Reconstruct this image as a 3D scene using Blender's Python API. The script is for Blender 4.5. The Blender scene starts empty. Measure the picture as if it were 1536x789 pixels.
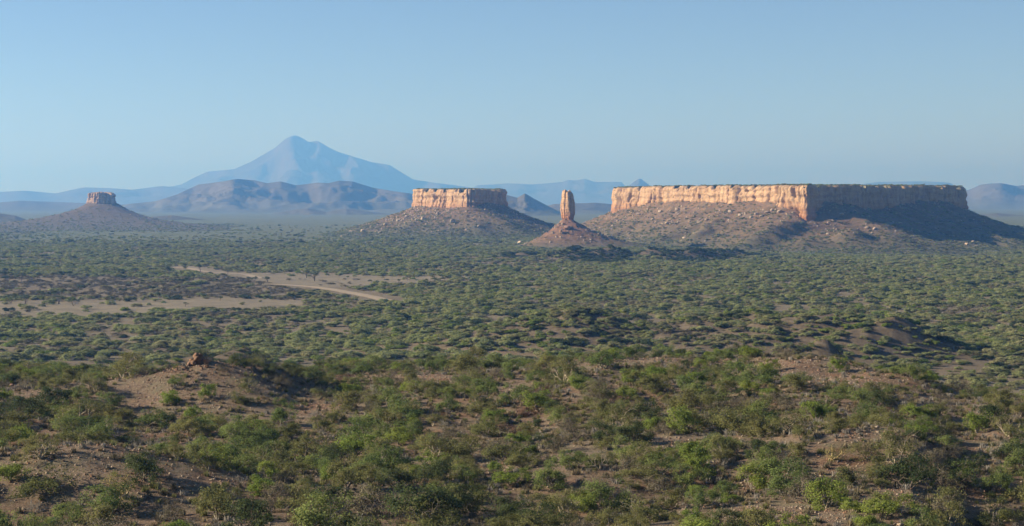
import bpy, math, random
import numpy as np
from mathutils import Vector

# ------------------------------------------------------------------ camera, sky, sun, exposure
SC = bpy.context.scene
F, CX, CY, HY = 2866.0, 768.0, 394.5, 300.0      # photograph's focal length and centre in its pixels, eye-level row
CAMZ = 54.0
PITCH = math.atan((CY - HY) / F)
cam_data = bpy.data.cameras.new('camera')
cam_data.sensor_width = 36.0
cam_data.lens = 36.0 * F / 1536.0
cam_data.clip_start, cam_data.clip_end = 0.5, 120000.0
cam = bpy.data.objects.new('camera', cam_data)
SC.collection.objects.link(cam)
cam.location = (0, 0, CAMZ)
cam.rotation_euler = (math.pi / 2 - PITCH, 0, 0)
SC.camera = cam

SUN_EL = math.radians(21.5)
SUN_AZ = math.radians(-91.0)                    # from +Y (view direction), negative = to the left
sun_dir = Vector((math.sin(SUN_AZ) * math.cos(SUN_EL), math.cos(SUN_AZ) * math.cos(SUN_EL), math.sin(SUN_EL)))
world = bpy.data.worlds.new('World')
SC.world = world
world.use_nodes = True
wn = world.node_tree.nodes
bg = wn['Background']
skytex = wn.new('ShaderNodeTexSky')
skytex.sky_type = 'NISHITA'
skytex.sun_disc = False
skytex.sun_elevation = SUN_EL
skytex.sun_rotation = SUN_AZ
skytex.altitude = 900
skytex.air_density = 0.62
skytex.dust_density = 0.0
skytex.ozone_density = 1.7
world.node_tree.links.new(skytex.outputs[0], bg.inputs[0])
bg.inputs[1].default_value = 0.063
sun_data = bpy.data.lights.new('sun', 'SUN')
sun_data.energy = 5.0
sun_data.angle = math.radians(0.5)
sun_data.color = (1.0, 0.91, 0.79)
sun = bpy.data.objects.new('sun', sun_data)
SC.collection.objects.link(sun)
sun.rotation_euler = sun_dir.to_track_quat('Z', 'Y').to_euler()
sun.location = sun_dir * 500
SC.view_settings.view_transform = 'Standard'
SC.view_settings.look = 'None'
SC.view_settings.exposure = 1.02
SC.view_settings.gamma = 1.0
SC.view_settings.use_curve_mapping = False
SC.cycles.max_bounces = 5
SC.cycles.diffuse_bounces = 2
SC.cycles.transmission_bounces = 2
SC.cycles.volume_bounces = 1
SC.cycles.use_denoising = True

HAZE_DENSITY = 1.0e-4
HAZE_COLOR = (0.16, 0.42, 0.96)                 # dry air: blue scatters most
HAZE_ABSORB = (0.56, 0.52, 0.0)

# ------------------------------------------------------------------ helpers
COL = SC.collection
RNG = np.random.default_rng(11)
_perm = np.random.default_rng(5).permutation(4096)
_perm = np.concatenate([_perm, _perm, _perm])
_grad = np.random.default_rng(6).normal(size=(4096, 3))
_grad /= np.linalg.norm(_grad, axis=1)[:, None]

def noise(x, y, z=0.0, seed=0):
    """gradient noise, about -1..1, vectorised"""
    x, y, z = np.broadcast_arrays(np.asarray(x, float), np.asarray(y, float), np.asarray(z, float) + seed * 17.31)
    xi, yi, zi = np.floor(x).astype(np.int64), np.floor(y).astype(np.int64), np.floor(z).astype(np.int64)
    xf, yf, zf = x - xi, y - yi, z - zi
    u, v, w = [t * t * t * (t * (t * 6 - 15) + 10) for t in (xf, yf, zf)]
    def g(i, j, k):
        h = _perm[_perm[_perm[(xi + i) & 4095] + ((yi + j) & 4095)] + ((zi + k) & 4095)]
        gr = _grad[h]
        return gr[..., 0] * (xf - i) + gr[..., 1] * (yf - j) + gr[..., 2] * (zf - k)
    def lp(a, b, t): return a + (b - a) * t
    r = lp(lp(lp(g(0, 0, 0), g(1, 0, 0), u), lp(g(0, 1, 0), g(1, 1, 0), u), v),
           lp(lp(g(0, 0, 1), g(1, 0, 1), u), lp(g(0, 1, 1), g(1, 1, 1), u), v), w)
    return r * 1.5

def fbm(x, y, z=0.0, oct=4, seed=0):
    r, a, s = 0, 1.0, 1.0
    for k in range(oct):
        r = r + a * noise(np.asarray(x) * s, np.asarray(y) * s, np.asarray(z) * s, seed + k)
        a *= 0.5; s *= 2.03
    return r

def sstep(a, b, x):
    t = np.clip((np.asarray(x, float) - a) / (b - a), 0, 1)
    return t * t * (3 - 2 * t)

def ray(px, py):
    u, v = (px - CX) / F, (CY - py) / F
    return np.array([u, math.cos(PITCH) + v * math.sin(PITCH), -math.sin(PITCH) + v * math.cos(PITCH)])

def at(px, py, Y):
    d = ray(px, py)
    return np.array([0, 0, CAMZ]) + d * (Y / d[1])

def zrow(py, Y):                                 # height of what is seen at row py, Y metres away
    return at(CX, py, Y)[2]

def mesh_obj(name, verts, faces, mat, parent=None, smooth=False, link=True):
    me = bpy.data.meshes.new(name)
    v = np.asarray(verts, np.float32)
    me.vertices.add(len(v)); me.vertices.foreach_set('co', v.ravel())
    if isinstance(faces, np.ndarray):
        nf, k = faces.shape
        me.loops.add(nf * k); me.loops.foreach_set('vertex_index', faces.astype(np.int32).ravel())
        me.polygons.add(nf); me.polygons.foreach_set('loop_start', np.arange(0, nf * k, k, dtype=np.int32))
    else:
        tot = [len(f) for f in faces]
        me.loops.add(sum(tot)); me.loops.foreach_set('vertex_index', np.array([i for f in faces for i in f], np.int32))
        me.polygons.add(len(faces)); me.polygons.foreach_set('loop_start', np.concatenate([[0], np.cumsum(tot)[:-1]]).astype(np.int32))
    me.update(calc_edges=True); me.validate()
    if smooth: me.shade_smooth()
    for m in (mat if isinstance(mat, (list, tuple)) else [mat]): me.materials.append(m)
    o = bpy.data.objects.new(name, me)
    if link: COL.objects.link(o)
    if parent is not None: o.parent = parent
    return o

def tag(o, label=None, cat=None, group=None, kind=None):
    if label: o['label'] = label
    if cat: o['category'] = cat
    if group: o['group'] = group
    if kind: o['kind'] = kind
    return o

def empty(name, loc=(0, 0, 0)):
    o = bpy.data.objects.new(name, None); COL.objects.link(o)
    o.empty_display_size = 1.0; o.location = loc
    return o

def grid_faces(nr, nc, wrap=False):
    r = np.arange(nr - 1)[:, None]; c = np.arange(nc if wrap else nc - 1)[None, :]
    c2 = (c + 1) % nc
    return np.stack([r * nc + c, r * nc + c2, (r + 1) * nc + c2, (r + 1) * nc + c], -1).reshape(-1, 4)

# ------------------------------------------------------------------ materials
def new_mat(name):
    m = bpy.data.materials.new(name); m.use_nodes = True
    nt = m.node_tree; b = nt.nodes['Principled BSDF']
    b.inputs['Specular IOR Level'].default_value = 0.15
    b.inputs['Roughness'].default_value = 0.95
    return m, nt, b

def N(nt, kind, **kw):
    n = nt.nodes.new(kind)
    for k, v in kw.items():
        if k in n.inputs: n.inputs[k].default_value = v
        else: setattr(n, k, v)
    return n

def ramp(nt, src, stops):
    r = nt.nodes.new('ShaderNodeValToRGB')
    while len(r.color_ramp.elements) > 1: r.color_ramp.elements.remove(r.color_ramp.elements[-1])
    for i, (p, c) in enumerate(stops):
        e = r.color_ramp.elements[0] if i == 0 else r.color_ramp.elements.new(p)
        e.position = p
        e.color = (c, c, c, 1) if isinstance(c, (int, float)) else (*c, 1)
    nt.links.new(src, r.inputs[0])
    return r.outputs[0]

def mix(nt, fac, a, b, mode='MIX'):
    m = nt.nodes.new('ShaderNodeMix'); m.data_type = 'RGBA'; m.blend_type = mode
    for sock, v in ((m.inputs[0], fac), (m.inputs[6], a), (m.inputs[7], b)):
        if hasattr(v, 'is_output'): nt.links.new(v, sock)
        elif isinstance(v, (int, float)): sock.default_value = v
        else: sock.default_value = (*v, 1)
    return m.outputs[2]

def noise_tex(nt, scale, detail=4, rough=0.6, vec=None):
    n = N(nt, 'ShaderNodeTexNoise', Scale=scale, Detail=detail, Roughness=rough)
    if vec is not None: nt.links.new(vec, n.inputs['Vector'])
    return n.outputs['Fac']

def geo_pos(nt, scale=(1, 1, 1)):
    g = nt.nodes.new('ShaderNodeNewGeometry')
    mp = nt.nodes.new('ShaderNodeMapping'); mp.inputs['Scale'].default_value = scale
    nt.links.new(g.outputs['Position'], mp.inputs['Vector'])
    return mp.outputs[0]

def attr(nt, name):
    a = nt.nodes.new('ShaderNodeAttribute'); a.attribute_name = name
    return a

def bump(nt, h, b, dist, strength=1.0):
    n = nt.nodes.new('ShaderNodeBump'); n.inputs['Distance'].default_value = dist; n.inputs['Strength'].default_value = strength
    nt.links.new(h, n.inputs['Height']); nt.links.new(n.outputs[0], b.inputs['Normal'])

def ground_material():
    m, nt, b = new_mat('dry_ground')
    p = geo_pos(nt)
    soil = ramp(nt, noise_tex(nt, 0.05, 6, 0.65, p), [(0.3, (0.18, 0.115, 0.072)), (0.5, (0.23, 0.165, 0.11)), (0.7, (0.25, 0.195, 0.135))])
    red = ramp(nt, noise_tex(nt, 0.11, 4, 0.6, p), [(0.5, 0.0), (0.7, 1.0)])
    soil = mix(nt, red, soil, (0.235, 0.13, 0.076))
    speck = ramp(nt, noise_tex(nt, 3.2, 5, 0.7, p), [(0.3, 0.55), (0.5, 1.0), (0.68, 1.35)])
    soil = mix(nt, 1.0, soil, speck, 'MULTIPLY')
    strawfac = ramp(nt, noise_tex(nt, 0.35, 5, 0.7, p), [(0.48, 0.0), (0.66, 0.75)])
    soil = mix(nt, strawfac, soil, (0.20, 0.175, 0.10))
    a = attr(nt, 'pasture')
    past = ramp(nt, noise_tex(nt, 0.06, 6, 0.7, p), [(0.3, (0.17, 0.14, 0.088)), (0.6, (0.27, 0.22, 0.14))])
    col = mix(nt, a.outputs['Fac'], soil, past)
    w = attr(nt, 'sand')
    sandc = ramp(nt, noise_tex(nt, 0.2, 4, 0.6, p), [(0.3, (0.30, 0.25, 0.19)), (0.6, (0.44, 0.38, 0.30))])
    col = mix(nt, w.outputs['Fac'], col, sandc)
    stn = attr(nt, 'stony')
    stc = ramp(nt, noise_tex(nt, 0.25, 6, 0.75, p), [(0.35, (0.085, 0.066, 0.044)), (0.5, (0.145, 0.11, 0.07)), (0.68, (0.20, 0.16, 0.105))])
    col = mix(nt, stn.outputs['Fac'], col, stc)
    cv = attr(nt, 'cover')
    veg = ramp(nt, noise_tex(nt, 0.012, 6, 0.7, p), [(0.3, (0.09, 0.105, 0.05)), (0.5, (0.125, 0.14, 0.065)), (0.7, (0.165, 0.155, 0.09))])
    col = mix(nt, cv.outputs['Fac'], col, veg)
    nt.links.new(col, b.inputs['Base Color'])
    bump(nt, noise_tex(nt, 1.2, 8, 0.8, p), b, 0.5, 1.0)
    return m

def rock_material(name, lo, hi, streak=1.0, zsplit=None):
    m, nt, b = new_mat(name)
    pv = geo_pos(nt, (0.22, 0.22, 0.035))
    ps = geo_pos(nt, (0.03, 0.03, 0.45))
    pf = geo_pos(nt)
    col = mix(nt, ramp(nt, noise_tex(nt, 1.0, 5, 0.65, pv), [(0.35, 0.0), (0.65, 1.0)]), lo, hi)
    if zsplit:
        g = nt.nodes.new('ShaderNodeNewGeometry'); sx = nt.nodes.new('ShaderNodeSeparateXYZ')
        nt.links.new(g.outputs['Position'], sx.inputs[0])
        mr = nt.nodes.new('ShaderNodeMapRange')
        mr.inputs['From Min'].default_value, mr.inputs['From Max'].default_value = zsplit
        add = nt.nodes.new('ShaderNodeMath'); add.operation = 'MULTIPLY_ADD'
        nt.links.new(noise_tex(nt, 1.0, 3, 0.6, ps), add.inputs[0]); add.inputs[1].default_value = 9.0
        nt.links.new(sx.outputs[2], add.inputs[2]); nt.links.new(add.outputs[0], mr.inputs[0])
        lowc = mix(nt, noise_tex(nt, 1.0, 4, 0.6, pv), tuple(v * f for v, f in zip(lo, (0.85, 0.66, 0.55))), tuple(v * f for v, f in zip(lo, (1.1, 0.84, 0.68))))
        col = mix(nt, mr.outputs[0], lowc, col)
    strata = ramp(nt, noise_tex(nt, 1.0, 3, 0.6, ps), [(0.35, 0.78), (0.55, 1.08)])
    col = mix(nt, 0.55 * streak, col, strata, 'MULTIPLY')
    dirt = ramp(nt, noise_tex(nt, 1.6, 4, 0.7, pv), [(0.32, 0.5), (0.48, 1.0)])
    col = mix(nt, 0.7 * streak, col, dirt, 'MULTIPLY')
    nt.links.new(col, b.inputs['Base Color'])
    bump(nt, noise_tex(nt, 0.6, 6, 0.7, pf), b, 1.6, 0.8)
    return m

def talus_material(name, soil, pale, green=(0.10, 0.105, 0.055), gfac=0.5):
    m, nt, b = new_mat(name)
    p = geo_pos(nt)
    col = mix(nt, ramp(nt, noise_tex(nt, 0.045, 6, 0.7, p), [(0.38, 0.0), (0.62, 1.0)]), soil, pale)
    gf = ramp(nt, noise_tex(nt, 0.16, 6, 0.75, p), [(0.42, 0.0), (0.58, gfac)])
    col = mix(nt, gf, col, green)
    a = attr(nt, 'cover')
    veg = ramp(nt, noise_tex(nt, 0.06, 6, 0.75, p), [(0.3, (0.075, 0.092, 0.045)), (0.62, (0.15, 0.14, 0.08))])
    col = mix(nt, a.outputs['Fac'], col, veg)
    nt.links.new(col, b.inputs['Base Color'])
    bump(nt, noise_tex(nt, 0.3, 7, 0.75, p), b, 2.0, 0.9)
    return m

def leaf_material(name, c1, c2, trans=0.5):
    m = bpy.data.materials.new(name); m.use_nodes = True
    nt = m.node_tree
    for n in list(nt.nodes): nt.nodes.remove(n)
    out = nt.nodes.new('ShaderNodeOutputMaterial')
    oi = nt.nodes.new('ShaderNodeObjectInfo')
    g = nt.nodes.new('ShaderNodeNewGeometry')
    col = mix(nt, oi.outputs['Random'], c1, c2)
    v = ramp(nt, g.outputs['Random Per Island'], [(0.0, 0.6), (1.0, 1.4)])
    col = mix(nt, 1.0, col, v, 'MULTIPLY')
    d = nt.nodes.new('ShaderNodeBsdfDiffuse'); t = nt.nodes.new('ShaderNodeBsdfTranslucent')
    ms = nt.nodes.new('ShaderNodeMixShader'); ms.inputs[0].default_value = trans
    nt.links.new(col, d.inputs[0]); nt.links.new(col, t.inputs[0])
    nt.links.new(d.outputs[0], ms.inputs[1]); nt.links.new(t.outputs[0], ms.inputs[2])
    nt.links.new(ms.outputs[0], out.inputs[0])
    return m

def bark_material(name, c1, c2):
    m, nt, b = new_mat(name)
    oi = nt.nodes.new('ShaderNodeObjectInfo')
    col = mix(nt, oi.outputs['Random'], c1, c2)
    tc = nt.nodes.new('ShaderNodeTexCoord')
    v = ramp(nt, noise_tex(nt, 6.0, 3, 0.6, tc.outputs['Object']), [(0.3, 0.7), (0.7, 1.2)])
    nt.links.new(mix(nt, 1.0, col, v, 'MULTIPLY'), b.inputs['Base Color'])
    return m

M = {}
M['ground'] = ground_material()
M['cliff'] = rock_material('buff_sandstone', (0.36, 0.21, 0.11), (0.49, 0.34, 0.19), 1.0, (36, 60))
M['finger'] = rock_material('ochre_conglomerate', (0.43, 0.25, 0.13), (0.56, 0.37, 0.205), 1.0, (36, 50))
M['butte'] = rock_material('weathered_sandstone', (0.37, 0.24, 0.155), (0.50, 0.36, 0.24), 1.0)
M['boulder'] = rock_material('boulder_stone', (0.33, 0.25, 0.18), (0.46, 0.36, 0.25), 0.4)
M['redrock'] = rock_material('red_brown_stone', (0.22, 0.125, 0.075), (0.36, 0.22, 0.135), 0.4)
M['talus'] = talus_material('stony_slope', (0.165, 0.09, 0.05), (0.25, 0.155, 0.092), (0.10, 0.09, 0.05), gfac=0.65)
M['cone'] = talus_material('red_rubble_slope', (0.20, 0.098, 0.056), (0.25, 0.135, 0.08), gfac=0.25)
M['butte_talus'] = talus_material('brown_rubble_slope', (0.125, 0.078, 0.052), (0.18, 0.12, 0.08), gfac=0.5)
M['top'] = talus_material('scrubby_cap', (0.26, 0.20, 0.12), (0.34, 0.28, 0.18), gfac=0.7)
M['hill'] = talus_material('far_hillside', (0.10, 0.07, 0.048), (0.135, 0.10, 0.07), (0.07, 0.075, 0.04), gfac=0.6)
M['mountain'] = talus_material('far_mountain', (0.075, 0.055, 0.042), (0.11, 0.082, 0.062), (0.06, 0.06, 0.04), gfac=0.3)
M['road'] = None
LEAF = {
    'olive': leaf_material('olive_leaves', (0.155, 0.165, 0.062), (0.225, 0.215, 0.082)),
    'green': leaf_material('green_leaves', (0.14, 0.185, 0.06), (0.21, 0.245, 0.078)),
    'bright': leaf_material('yellow_green_leaves', (0.175, 0.235, 0.05), (0.25, 0.29, 0.068)),
    'dark': leaf_material('dark_green_leaves', (0.07, 0.095, 0.04), (0.115, 0.135, 0.055)),
    'brown': leaf_material('dry_brown_leaves', (0.135, 0.12, 0.075), (0.19, 0.165, 0.105), 0.15),
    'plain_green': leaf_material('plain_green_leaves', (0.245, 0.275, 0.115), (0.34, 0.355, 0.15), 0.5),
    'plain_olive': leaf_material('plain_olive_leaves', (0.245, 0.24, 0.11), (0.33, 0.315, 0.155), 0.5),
    'rust': leaf_material('rusty_leaves', (0.16, 0.085, 0.06), (0.20, 0.12, 0.08), 0.2),
}
BARK = {
    'grey': bark_material('grey_bark', (0.22, 0.185, 0.14), (0.32, 0.27, 0.205)),
    'pale': bark_material('pale_bark', (0.27, 0.22, 0.145), (0.36, 0.30, 0.21)),
    'yellow': bark_material('yellow_peeling_bark', (0.46, 0.34, 0.14), (0.52, 0.40, 0.18)),
    'silver': bark_material('silvery_twigs', (0.22, 0.20, 0.16), (0.30, 0.27, 0.22)),
    'brown': bark_material('brown_twigs', (0.14, 0.11, 0.085), (0.20, 0.16, 0.12)),
}

# ------------------------------------------------------------------ terrain
CREST = np.array([(-400, 590), (0, 580), (100, 586), (190, 592), (440, 584), (500, 570), (640, 558), (780, 549), (900, 539), (1000, 536),
                  (1100, 532), (1200, 536), (1300, 556), (1380, 578), (1440, 598), (1536, 612), (1900, 630)], float)
# bumps: px, row of the top, distance, radius across, radius along, turn in degrees, sharpness
BUMPS = [
    (318, 540, 232, 13.0, 9.5, 12, 1.0), (388, 547, 236, 12.0, 5.5, 38, 1.1),
    (150, 668, 156, 15.0, 9.0, 5, 1.4), (240, 700, 160, 6.0, 5.0, 0, 1.2), (1310, 642, 176, 9.0, 6.0, 25, 1.2),
    (1130, 533, 262, 22.0, 12.0, 25, 1.3), (950, 540, 258, 16.0, 12.0, 0, 1.3), (1280, 545, 250, 22.0, 7.5, 35, 1.2), (1380, 566, 234, 14.0, 6.0, 38, 1.2),
    (868, 462, 700, 38, 34, 15, 1.1), (795, 482, 690, 30, 26, 0, 1.0), (960, 484, 690, 44, 26, 0, 1.0),
    (1140, 468, 690, 60, 34, 4, 1.0), (1250, 468, 670, 56, 30, 12, 1.0), (1340, 474, 655, 34, 16, 36, 1.0),
    (1236, 510, 520, 18, 14, 30, 0.9), (1190, 514, 520, 14, 12, 0, 0.9), (368, 519, 500, 16, 12, 25, 0.9), (300, 528, 470, 13, 11, 0, 0.9),
    (862, 370, 1730, 36, 16, 48, 0.75), (915, 369, 1740, 46, 18, 46, 0.75), (785, 377, 1760, 28, 9, 42, 0.75),
    (985, 370, 1760, 32, 15, 48, 0.75), (1040, 371, 1770, 54, 16, 46, 0.75), (1090, 374, 1900, 36, 16, 35, 1.1),
]
def plain(x, y):
    d = np.hypot(x, y)
    low = -9.0 * np.exp(-((x - 520) / 330) ** 2 - ((y - 2260) / 420) ** 2)
    return low + 1.6 * noise(x / 240, y / 240, seed=3) + 0.5 * noise(x / 60, y / 60, seed=4) * sstep(9000, 3000, d)

def terrain_base(x, y):
    x = np.asarray(x, float); y = np.asarray(y, float)
    yy = np.maximum(y, 40.0)
    px = np.clip(CX + F * x / yy, -380, 1880)
    yc = np.interp(px, CREST[:, 0], CREST[:, 1])
    dc = np.interp(px, [0, 300, 700, 1100, 1350, 1500], [235, 240, 262, 268, 232, 205]) + 12 * noise(px / 130, 0.3, seed=8)
    zc = CAMZ - (yc - HY) / F * dc
    z0 = np.interp(px, [0, 250, 700, 1250, 1370, 1480, 1560, 1700], [30.6, 30.6, 30.8, 31.4, 31.2, 27.4, 26.2, 26])
    t = np.clip((y - 130) / (dc - 130), 0, 1)
    zn = z0 + (zc - z0) * t
    und = sstep(1.05, 0.75, t) * sstep(70, 120, y)
    zn = zn + und * (1.5 * noise(x / 30, y / 21, seed=1) - 0.3) + 0.35 * noise(x / 10, y / 9, seed=2) * sstep(70, 120, y)
    near = 52.3 - 0.27 * np.maximum(y, -60)
    near = np.where(y < 0, 52.3 + 0 * y, near)
    zn = np.maximum(zn, near) + 0.6 * np.exp(-((zn - near) / 2.0) ** 2)
    pl = plain(x, y)
    wf = np.interp(px, [0, 600, 900, 1300, 1540], [390, 340, 180, 160, 260])
    fall = 0.6 * (1 - sstep(-6, wf, y - dc)) + 0.4 * (1 - np.clip((y - dc + 4) / wf, 0, 1))
    z = pl + (zn - pl) * fall
    return z

_BW = []
for (px, py, Y, rx, ry, rot, sh) in BUMPS:
    p = at(px, py, Y)
    base = float(terrain_base(p[0], p[1]))
    _BW.append((p[0], p[1], p[2] - base, rx, ry, math.radians(rot), sh))

def terrain(x, y, fine=True):
    x = np.asarray(x, float); y = np.asarray(y, float)
    z = terrain_base(x, y)
    add = np.zeros_like(z)
    for (bx, by, h, rx, ry, a, sh) in _BW:
        dx, dy = x - bx, y - by
        u = (dx * math.cos(a) + dy * math.sin(a)) / rx
        v = (-dx * math.sin(a) + dy * math.cos(a)) / ry
        u = np.where(u > 0, u * 1.5, u * 0.92)
        r2 = u * u + v * v
        k = r2 < 9
        if np.any(k):
            w = np.zeros_like(z)
            nz = 1 + 0.22 * noise(x[k] / (rx * 0.45), y[k] / (ry * 0.6), seed=9) if x.ndim else 1.0
            w[k] = h * (0.65 * np.exp(-(r2[k] ** sh) * 0.9 * nz) + 0.35 * np.exp(-r2[k] ** 0.5 * 1.3)) * sstep(9, 7, r2[k]) if x.ndim else 0.0
            add = np.maximum(add, w) if h > 0 else add
    z = z + add * (1 + 0.12 * fbm(x / 13, y / 17, 0, 3, 14) * (np.hypot(x, y) > 330))
    if fine:
        fd = sstep(420, 200, np.hypot(x, y))
        z = z + fd * (0.10 * noise(x / 2.2, y / 2.2, seed=12) + 0.05 * noise(x / 0.8, y / 0.8, seed=13))
    return z

def T(x, y): return float(terrain(np.array([x]), np.array([y]))[0])

def hit(px, py, start=110.0):
    """where the sight line through a photo pixel meets the terrain"""
    d = ray(px, py); d = d / d[1]
    Y = start * np.power(1.0025, np.arange(1500))
    X = d[0] * Y; Z = CAMZ + d[2] * Y
    g = terrain(X, Y)
    k = np.nonzero(Z <= g)[0]
    i = k[0] if len(k) else 0
    return float(X[i]), float(Y[i]), float(g[i])

ang = np.concatenate([np.linspace(-180, -26, 24, endpoint=False), np.linspace(-26, -18.5, 26, endpoint=False), np.linspace(-18.5, 18.5, 430, endpoint=False),
                      np.linspace(18.5, 26, 26, endpoint=False), np.linspace(26, 180, 24, endpoint=False)])
ang = np.radians(ang)
dist = [2.0]
while dist[-1] < 48000:
    d = dist[-1]
    k = 1.12 if d < 90 else 1.0045 if d < 330 else 1.008 if d < 1000 else 1.012 if d < 2500 else 1.03 if d < 6000 else 1.09
    dist.append(d * k)
dist = np.array(dist)
DD, AA = np.meshgrid(dist, ang, indexing='ij')
GX, GY = DD * np.sin(AA), DD * np.cos(AA)
GZ = terrain(GX, GY)
gv = np.stack([GX, GY, GZ], -1).reshape(-1, 3)
gv = np.concatenate([gv, [[0, 0, T(0, 0)]]])
gf = grid_faces(len(dist), len(ang), True)
gf_list = gf[:, ::-1]
ground = mesh_obj('ground', gv, np.ascontiguousarray(gf_list), M['ground'], smooth=True)
tag(ground, 'dry stony bushveld ground rolling out to the far plain', 'ground', kind='structure')

def poly_mask(px, py, pts, soft=4.0):
    """soft mask of a horizontal band in plan, given as px -> (row top, row bottom)"""
    a = np.array(pts, float)
    top = np.interp(px, a[:, 0], a[:, 1], left=-1, right=-1); bot = np.interp(px, a[:, 0], a[:, 2], left=-2, right=-2)
    return sstep(-soft, soft, np.minimum(py - top, bot - py)) * (top > 0)

PASTURE = [[(300, 409, 410), (345, 407.5, 416), (430, 407.5, 428), (470, 408, 431), (560, 411, 429), (640, 413, 423), (700, 414, 418), (720, 415, 416)],
           [(-60, 454, 476), (100, 452, 473), (230, 449, 469), (330, 449, 466), (400, 448, 463), (455, 449, 458)],
           [(255, 398, 402), (290, 398, 404), (345, 408, 413)]]
SHADE_ZONES = [(903, 387, 58, 9), (1045, 386, 56, 7.5), (788, 385, 34, 6), (1100, 379, 40, 4)]   # shaded faces of the low ridges, in plan, put into ground and scrub colour
RIVER = [(690, 413.5, 415.5), (740, 413, 416), (860, 416, 418.5), (900, 418, 419.5), (1000, 420, 421.5), (1050, 422, 424), (1070, 423, 424)]
def masks(x, y):
    yy = np.maximum(y, 60.0)
    px = CX + F * x / yy
    d2 = np.hypot(x, y)
    py = HY + (CAMZ * F) / yy                     # plan distance written as the row of level ground
    wob = 1.6 * noise(x / 40, y / 60, seed=21) + 0.8 * noise(x / 14, y / 25, seed=22)
    far = y > 620
    p = np.zeros_like(x, float)
    for q in PASTURE: p = np.maximum(p, poly_mask(px + 8 * noise(x / 20, y / 40, seed=23), py + 1.3 * wob, q, 2.2))
    r = poly_mask(px, py + 0.35 * wob, RIVER, 0.6) * sstep(-0.45, 0.1, noise(x / 45, y / 45, seed=24))
    return p * far, r * far
pm, rm = masks(gv[:, 0], gv[:, 1])
dd = np.hypot(gv[:, 0], gv[:, 1])
cover = sstep(2000, 2700, dd) * 0.95 + 0.3 * sstep(330, 520, dd) * (1 - pm) * (1 - rm) * (1 - sstep(2000, 2700, dd))
bare = np.zeros(len(gv))
for (bx, by, h, rx, ry, a, sh) in _BW:
    r2 = ((gv[:, 0] - bx) ** 2 + (gv[:, 1] - by) ** 2) / (max(rx, ry) * 1.1) ** 2
    bare = np.maximum(bare, np.exp(-r2))
stony = np.clip(bare * 1.7, 0, 1) * (dd > 330)
gpx, gpy = CX + F * gv[:, 0] / np.maximum(gv[:, 1], 60), HY + CAMZ * F / np.maximum(gv[:, 1], 60)
for (ex, ey, ew, eh) in SHADE_ZONES: stony = np.maximum(stony, sstep(1.2, 0.7, ((gpx - ex) / ew) ** 2 + ((gpy - ey) / eh) ** 2))  # ridge shade painted with the dark stony ground colour
cover = cover * (1 - stony)
for nm, val in (('pasture', pm), ('sand', rm), ('cover', cover), ('stony', stony)):
    at_ = ground.data.attributes.new(nm, 'FLOAT', 'POINT'); at_.data.foreach_set('value', val.astype(np.float32))

# dirt road
mr_, nt_, b_ = new_mat('pale_dirt')
nt_.links.new(ramp(nt_, noise_tex(nt_, 0.5, 5, 0.7, geo_pos(nt_)), [(0.3, (0.28, 0.215, 0.135)), (0.65, (0.40, 0.315, 0.21))]), b_.inputs['Base Color'])
M['road'] = mr_
def road(name, pts, w0, label):
    P = []
    for (px, py) in pts: P.append(hit(px, py, 600.0)[:2])
    P = np.array(P)
    s = np.concatenate([[0], np.cumsum(np.hypot(*np.diff(P, axis=0).T))])
    t = np.linspace(0, s[-1], int(s[-1] / 3) + 2)
    C = np.stack([np.interp(t, s, P[:, 0]), np.interp(t, s, P[:, 1])], -1)
    for _ in range(12): C[1:-1] = (C[:-2] + 2 * C[1:-1] + C[2:]) / 4
    tg = np.gradient(C, axis=0); tg /= np.linalg.norm(tg, axis=1)[:, None]
    nn = np.stack([-tg[:, 1], tg[:, 0]], -1)
    rows = []
    for k in np.linspace(-1, 1, 5):
        wv = w0 * (1 + 0.25 * noise(t / 17, k, seed=31))
        q = C + nn * (k * wv / 2)[:, None]
        rows.append(np.column_stack([q, terrain(q[:, 0], q[:, 1]) + 0.22 - 0.12 * k * k]))
    o = mesh_obj(name, np.concatenate(rows), grid_faces(5, len(t)), M['road'], smooth=True)
    tag(o, label, 'road', kind='structure')
    return C
ROADS = [road('dirt_road', [(410, 426.5), (440, 428), (470, 430.5), (495, 434), (530, 440), (560, 446), (585, 452)], 8.5, 'pale dirt road curving from the bare clearing into the scrub'),
         road('sandy_track', [(262, 401), (285, 402.5), (300, 407), (330, 409.5), (365, 411), (400, 418)], 6.5, 'pale sandy track at the edge of the bare clearing')]

# ------------------------------------------------------------------ mesas
def resample(P, step):
    P = np.array(P, float)
    Q = np.concatenate([P, P[:1]])
    s = np.concatenate([[0], np.cumsum(np.hypot(*np.diff(Q, axis=0).T))])
    n = int(s[-1] / step)
    t = np.linspace(0, s[-1], n, endpoint=False)
    return np.stack([np.interp(t, s, Q[:, 0]), np.interp(t, s, Q[:, 1])], -1), t, s[-1]

def smooth_loop(C, it):
    for _ in range(it): C = (np.roll(C, 1, 0) + 2 * C + np.roll(C, -1, 0)) / 4
    return C

def normals(C):
    tg = np.roll(C, -1, 0) - np.roll(C, 1, 0)
    tg /= np.linalg.norm(tg, axis=1)[:, None] + 1e-9
    return np.stack([tg[:, 1], -tg[:, 0]], -1)    # outward for an anticlockwise loop

def loop_interp(C, keys):
    """values given at plan points, carried to the nearest places of the loop"""
    idx = [int(np.argmin(np.hypot(C[:, 0] - kx, C[:, 1] - ky))) for kx, ky, _ in keys]
    o = np.argsort(idx); ii = np.array(idx)[o]; vv = np.array([k[2] for k in keys], float)[o]
    n = len(C)
    return np.interp(np.arange(n), np.concatenate([ii - n, ii, ii + n]), np.tile(vv, 3))

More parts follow.
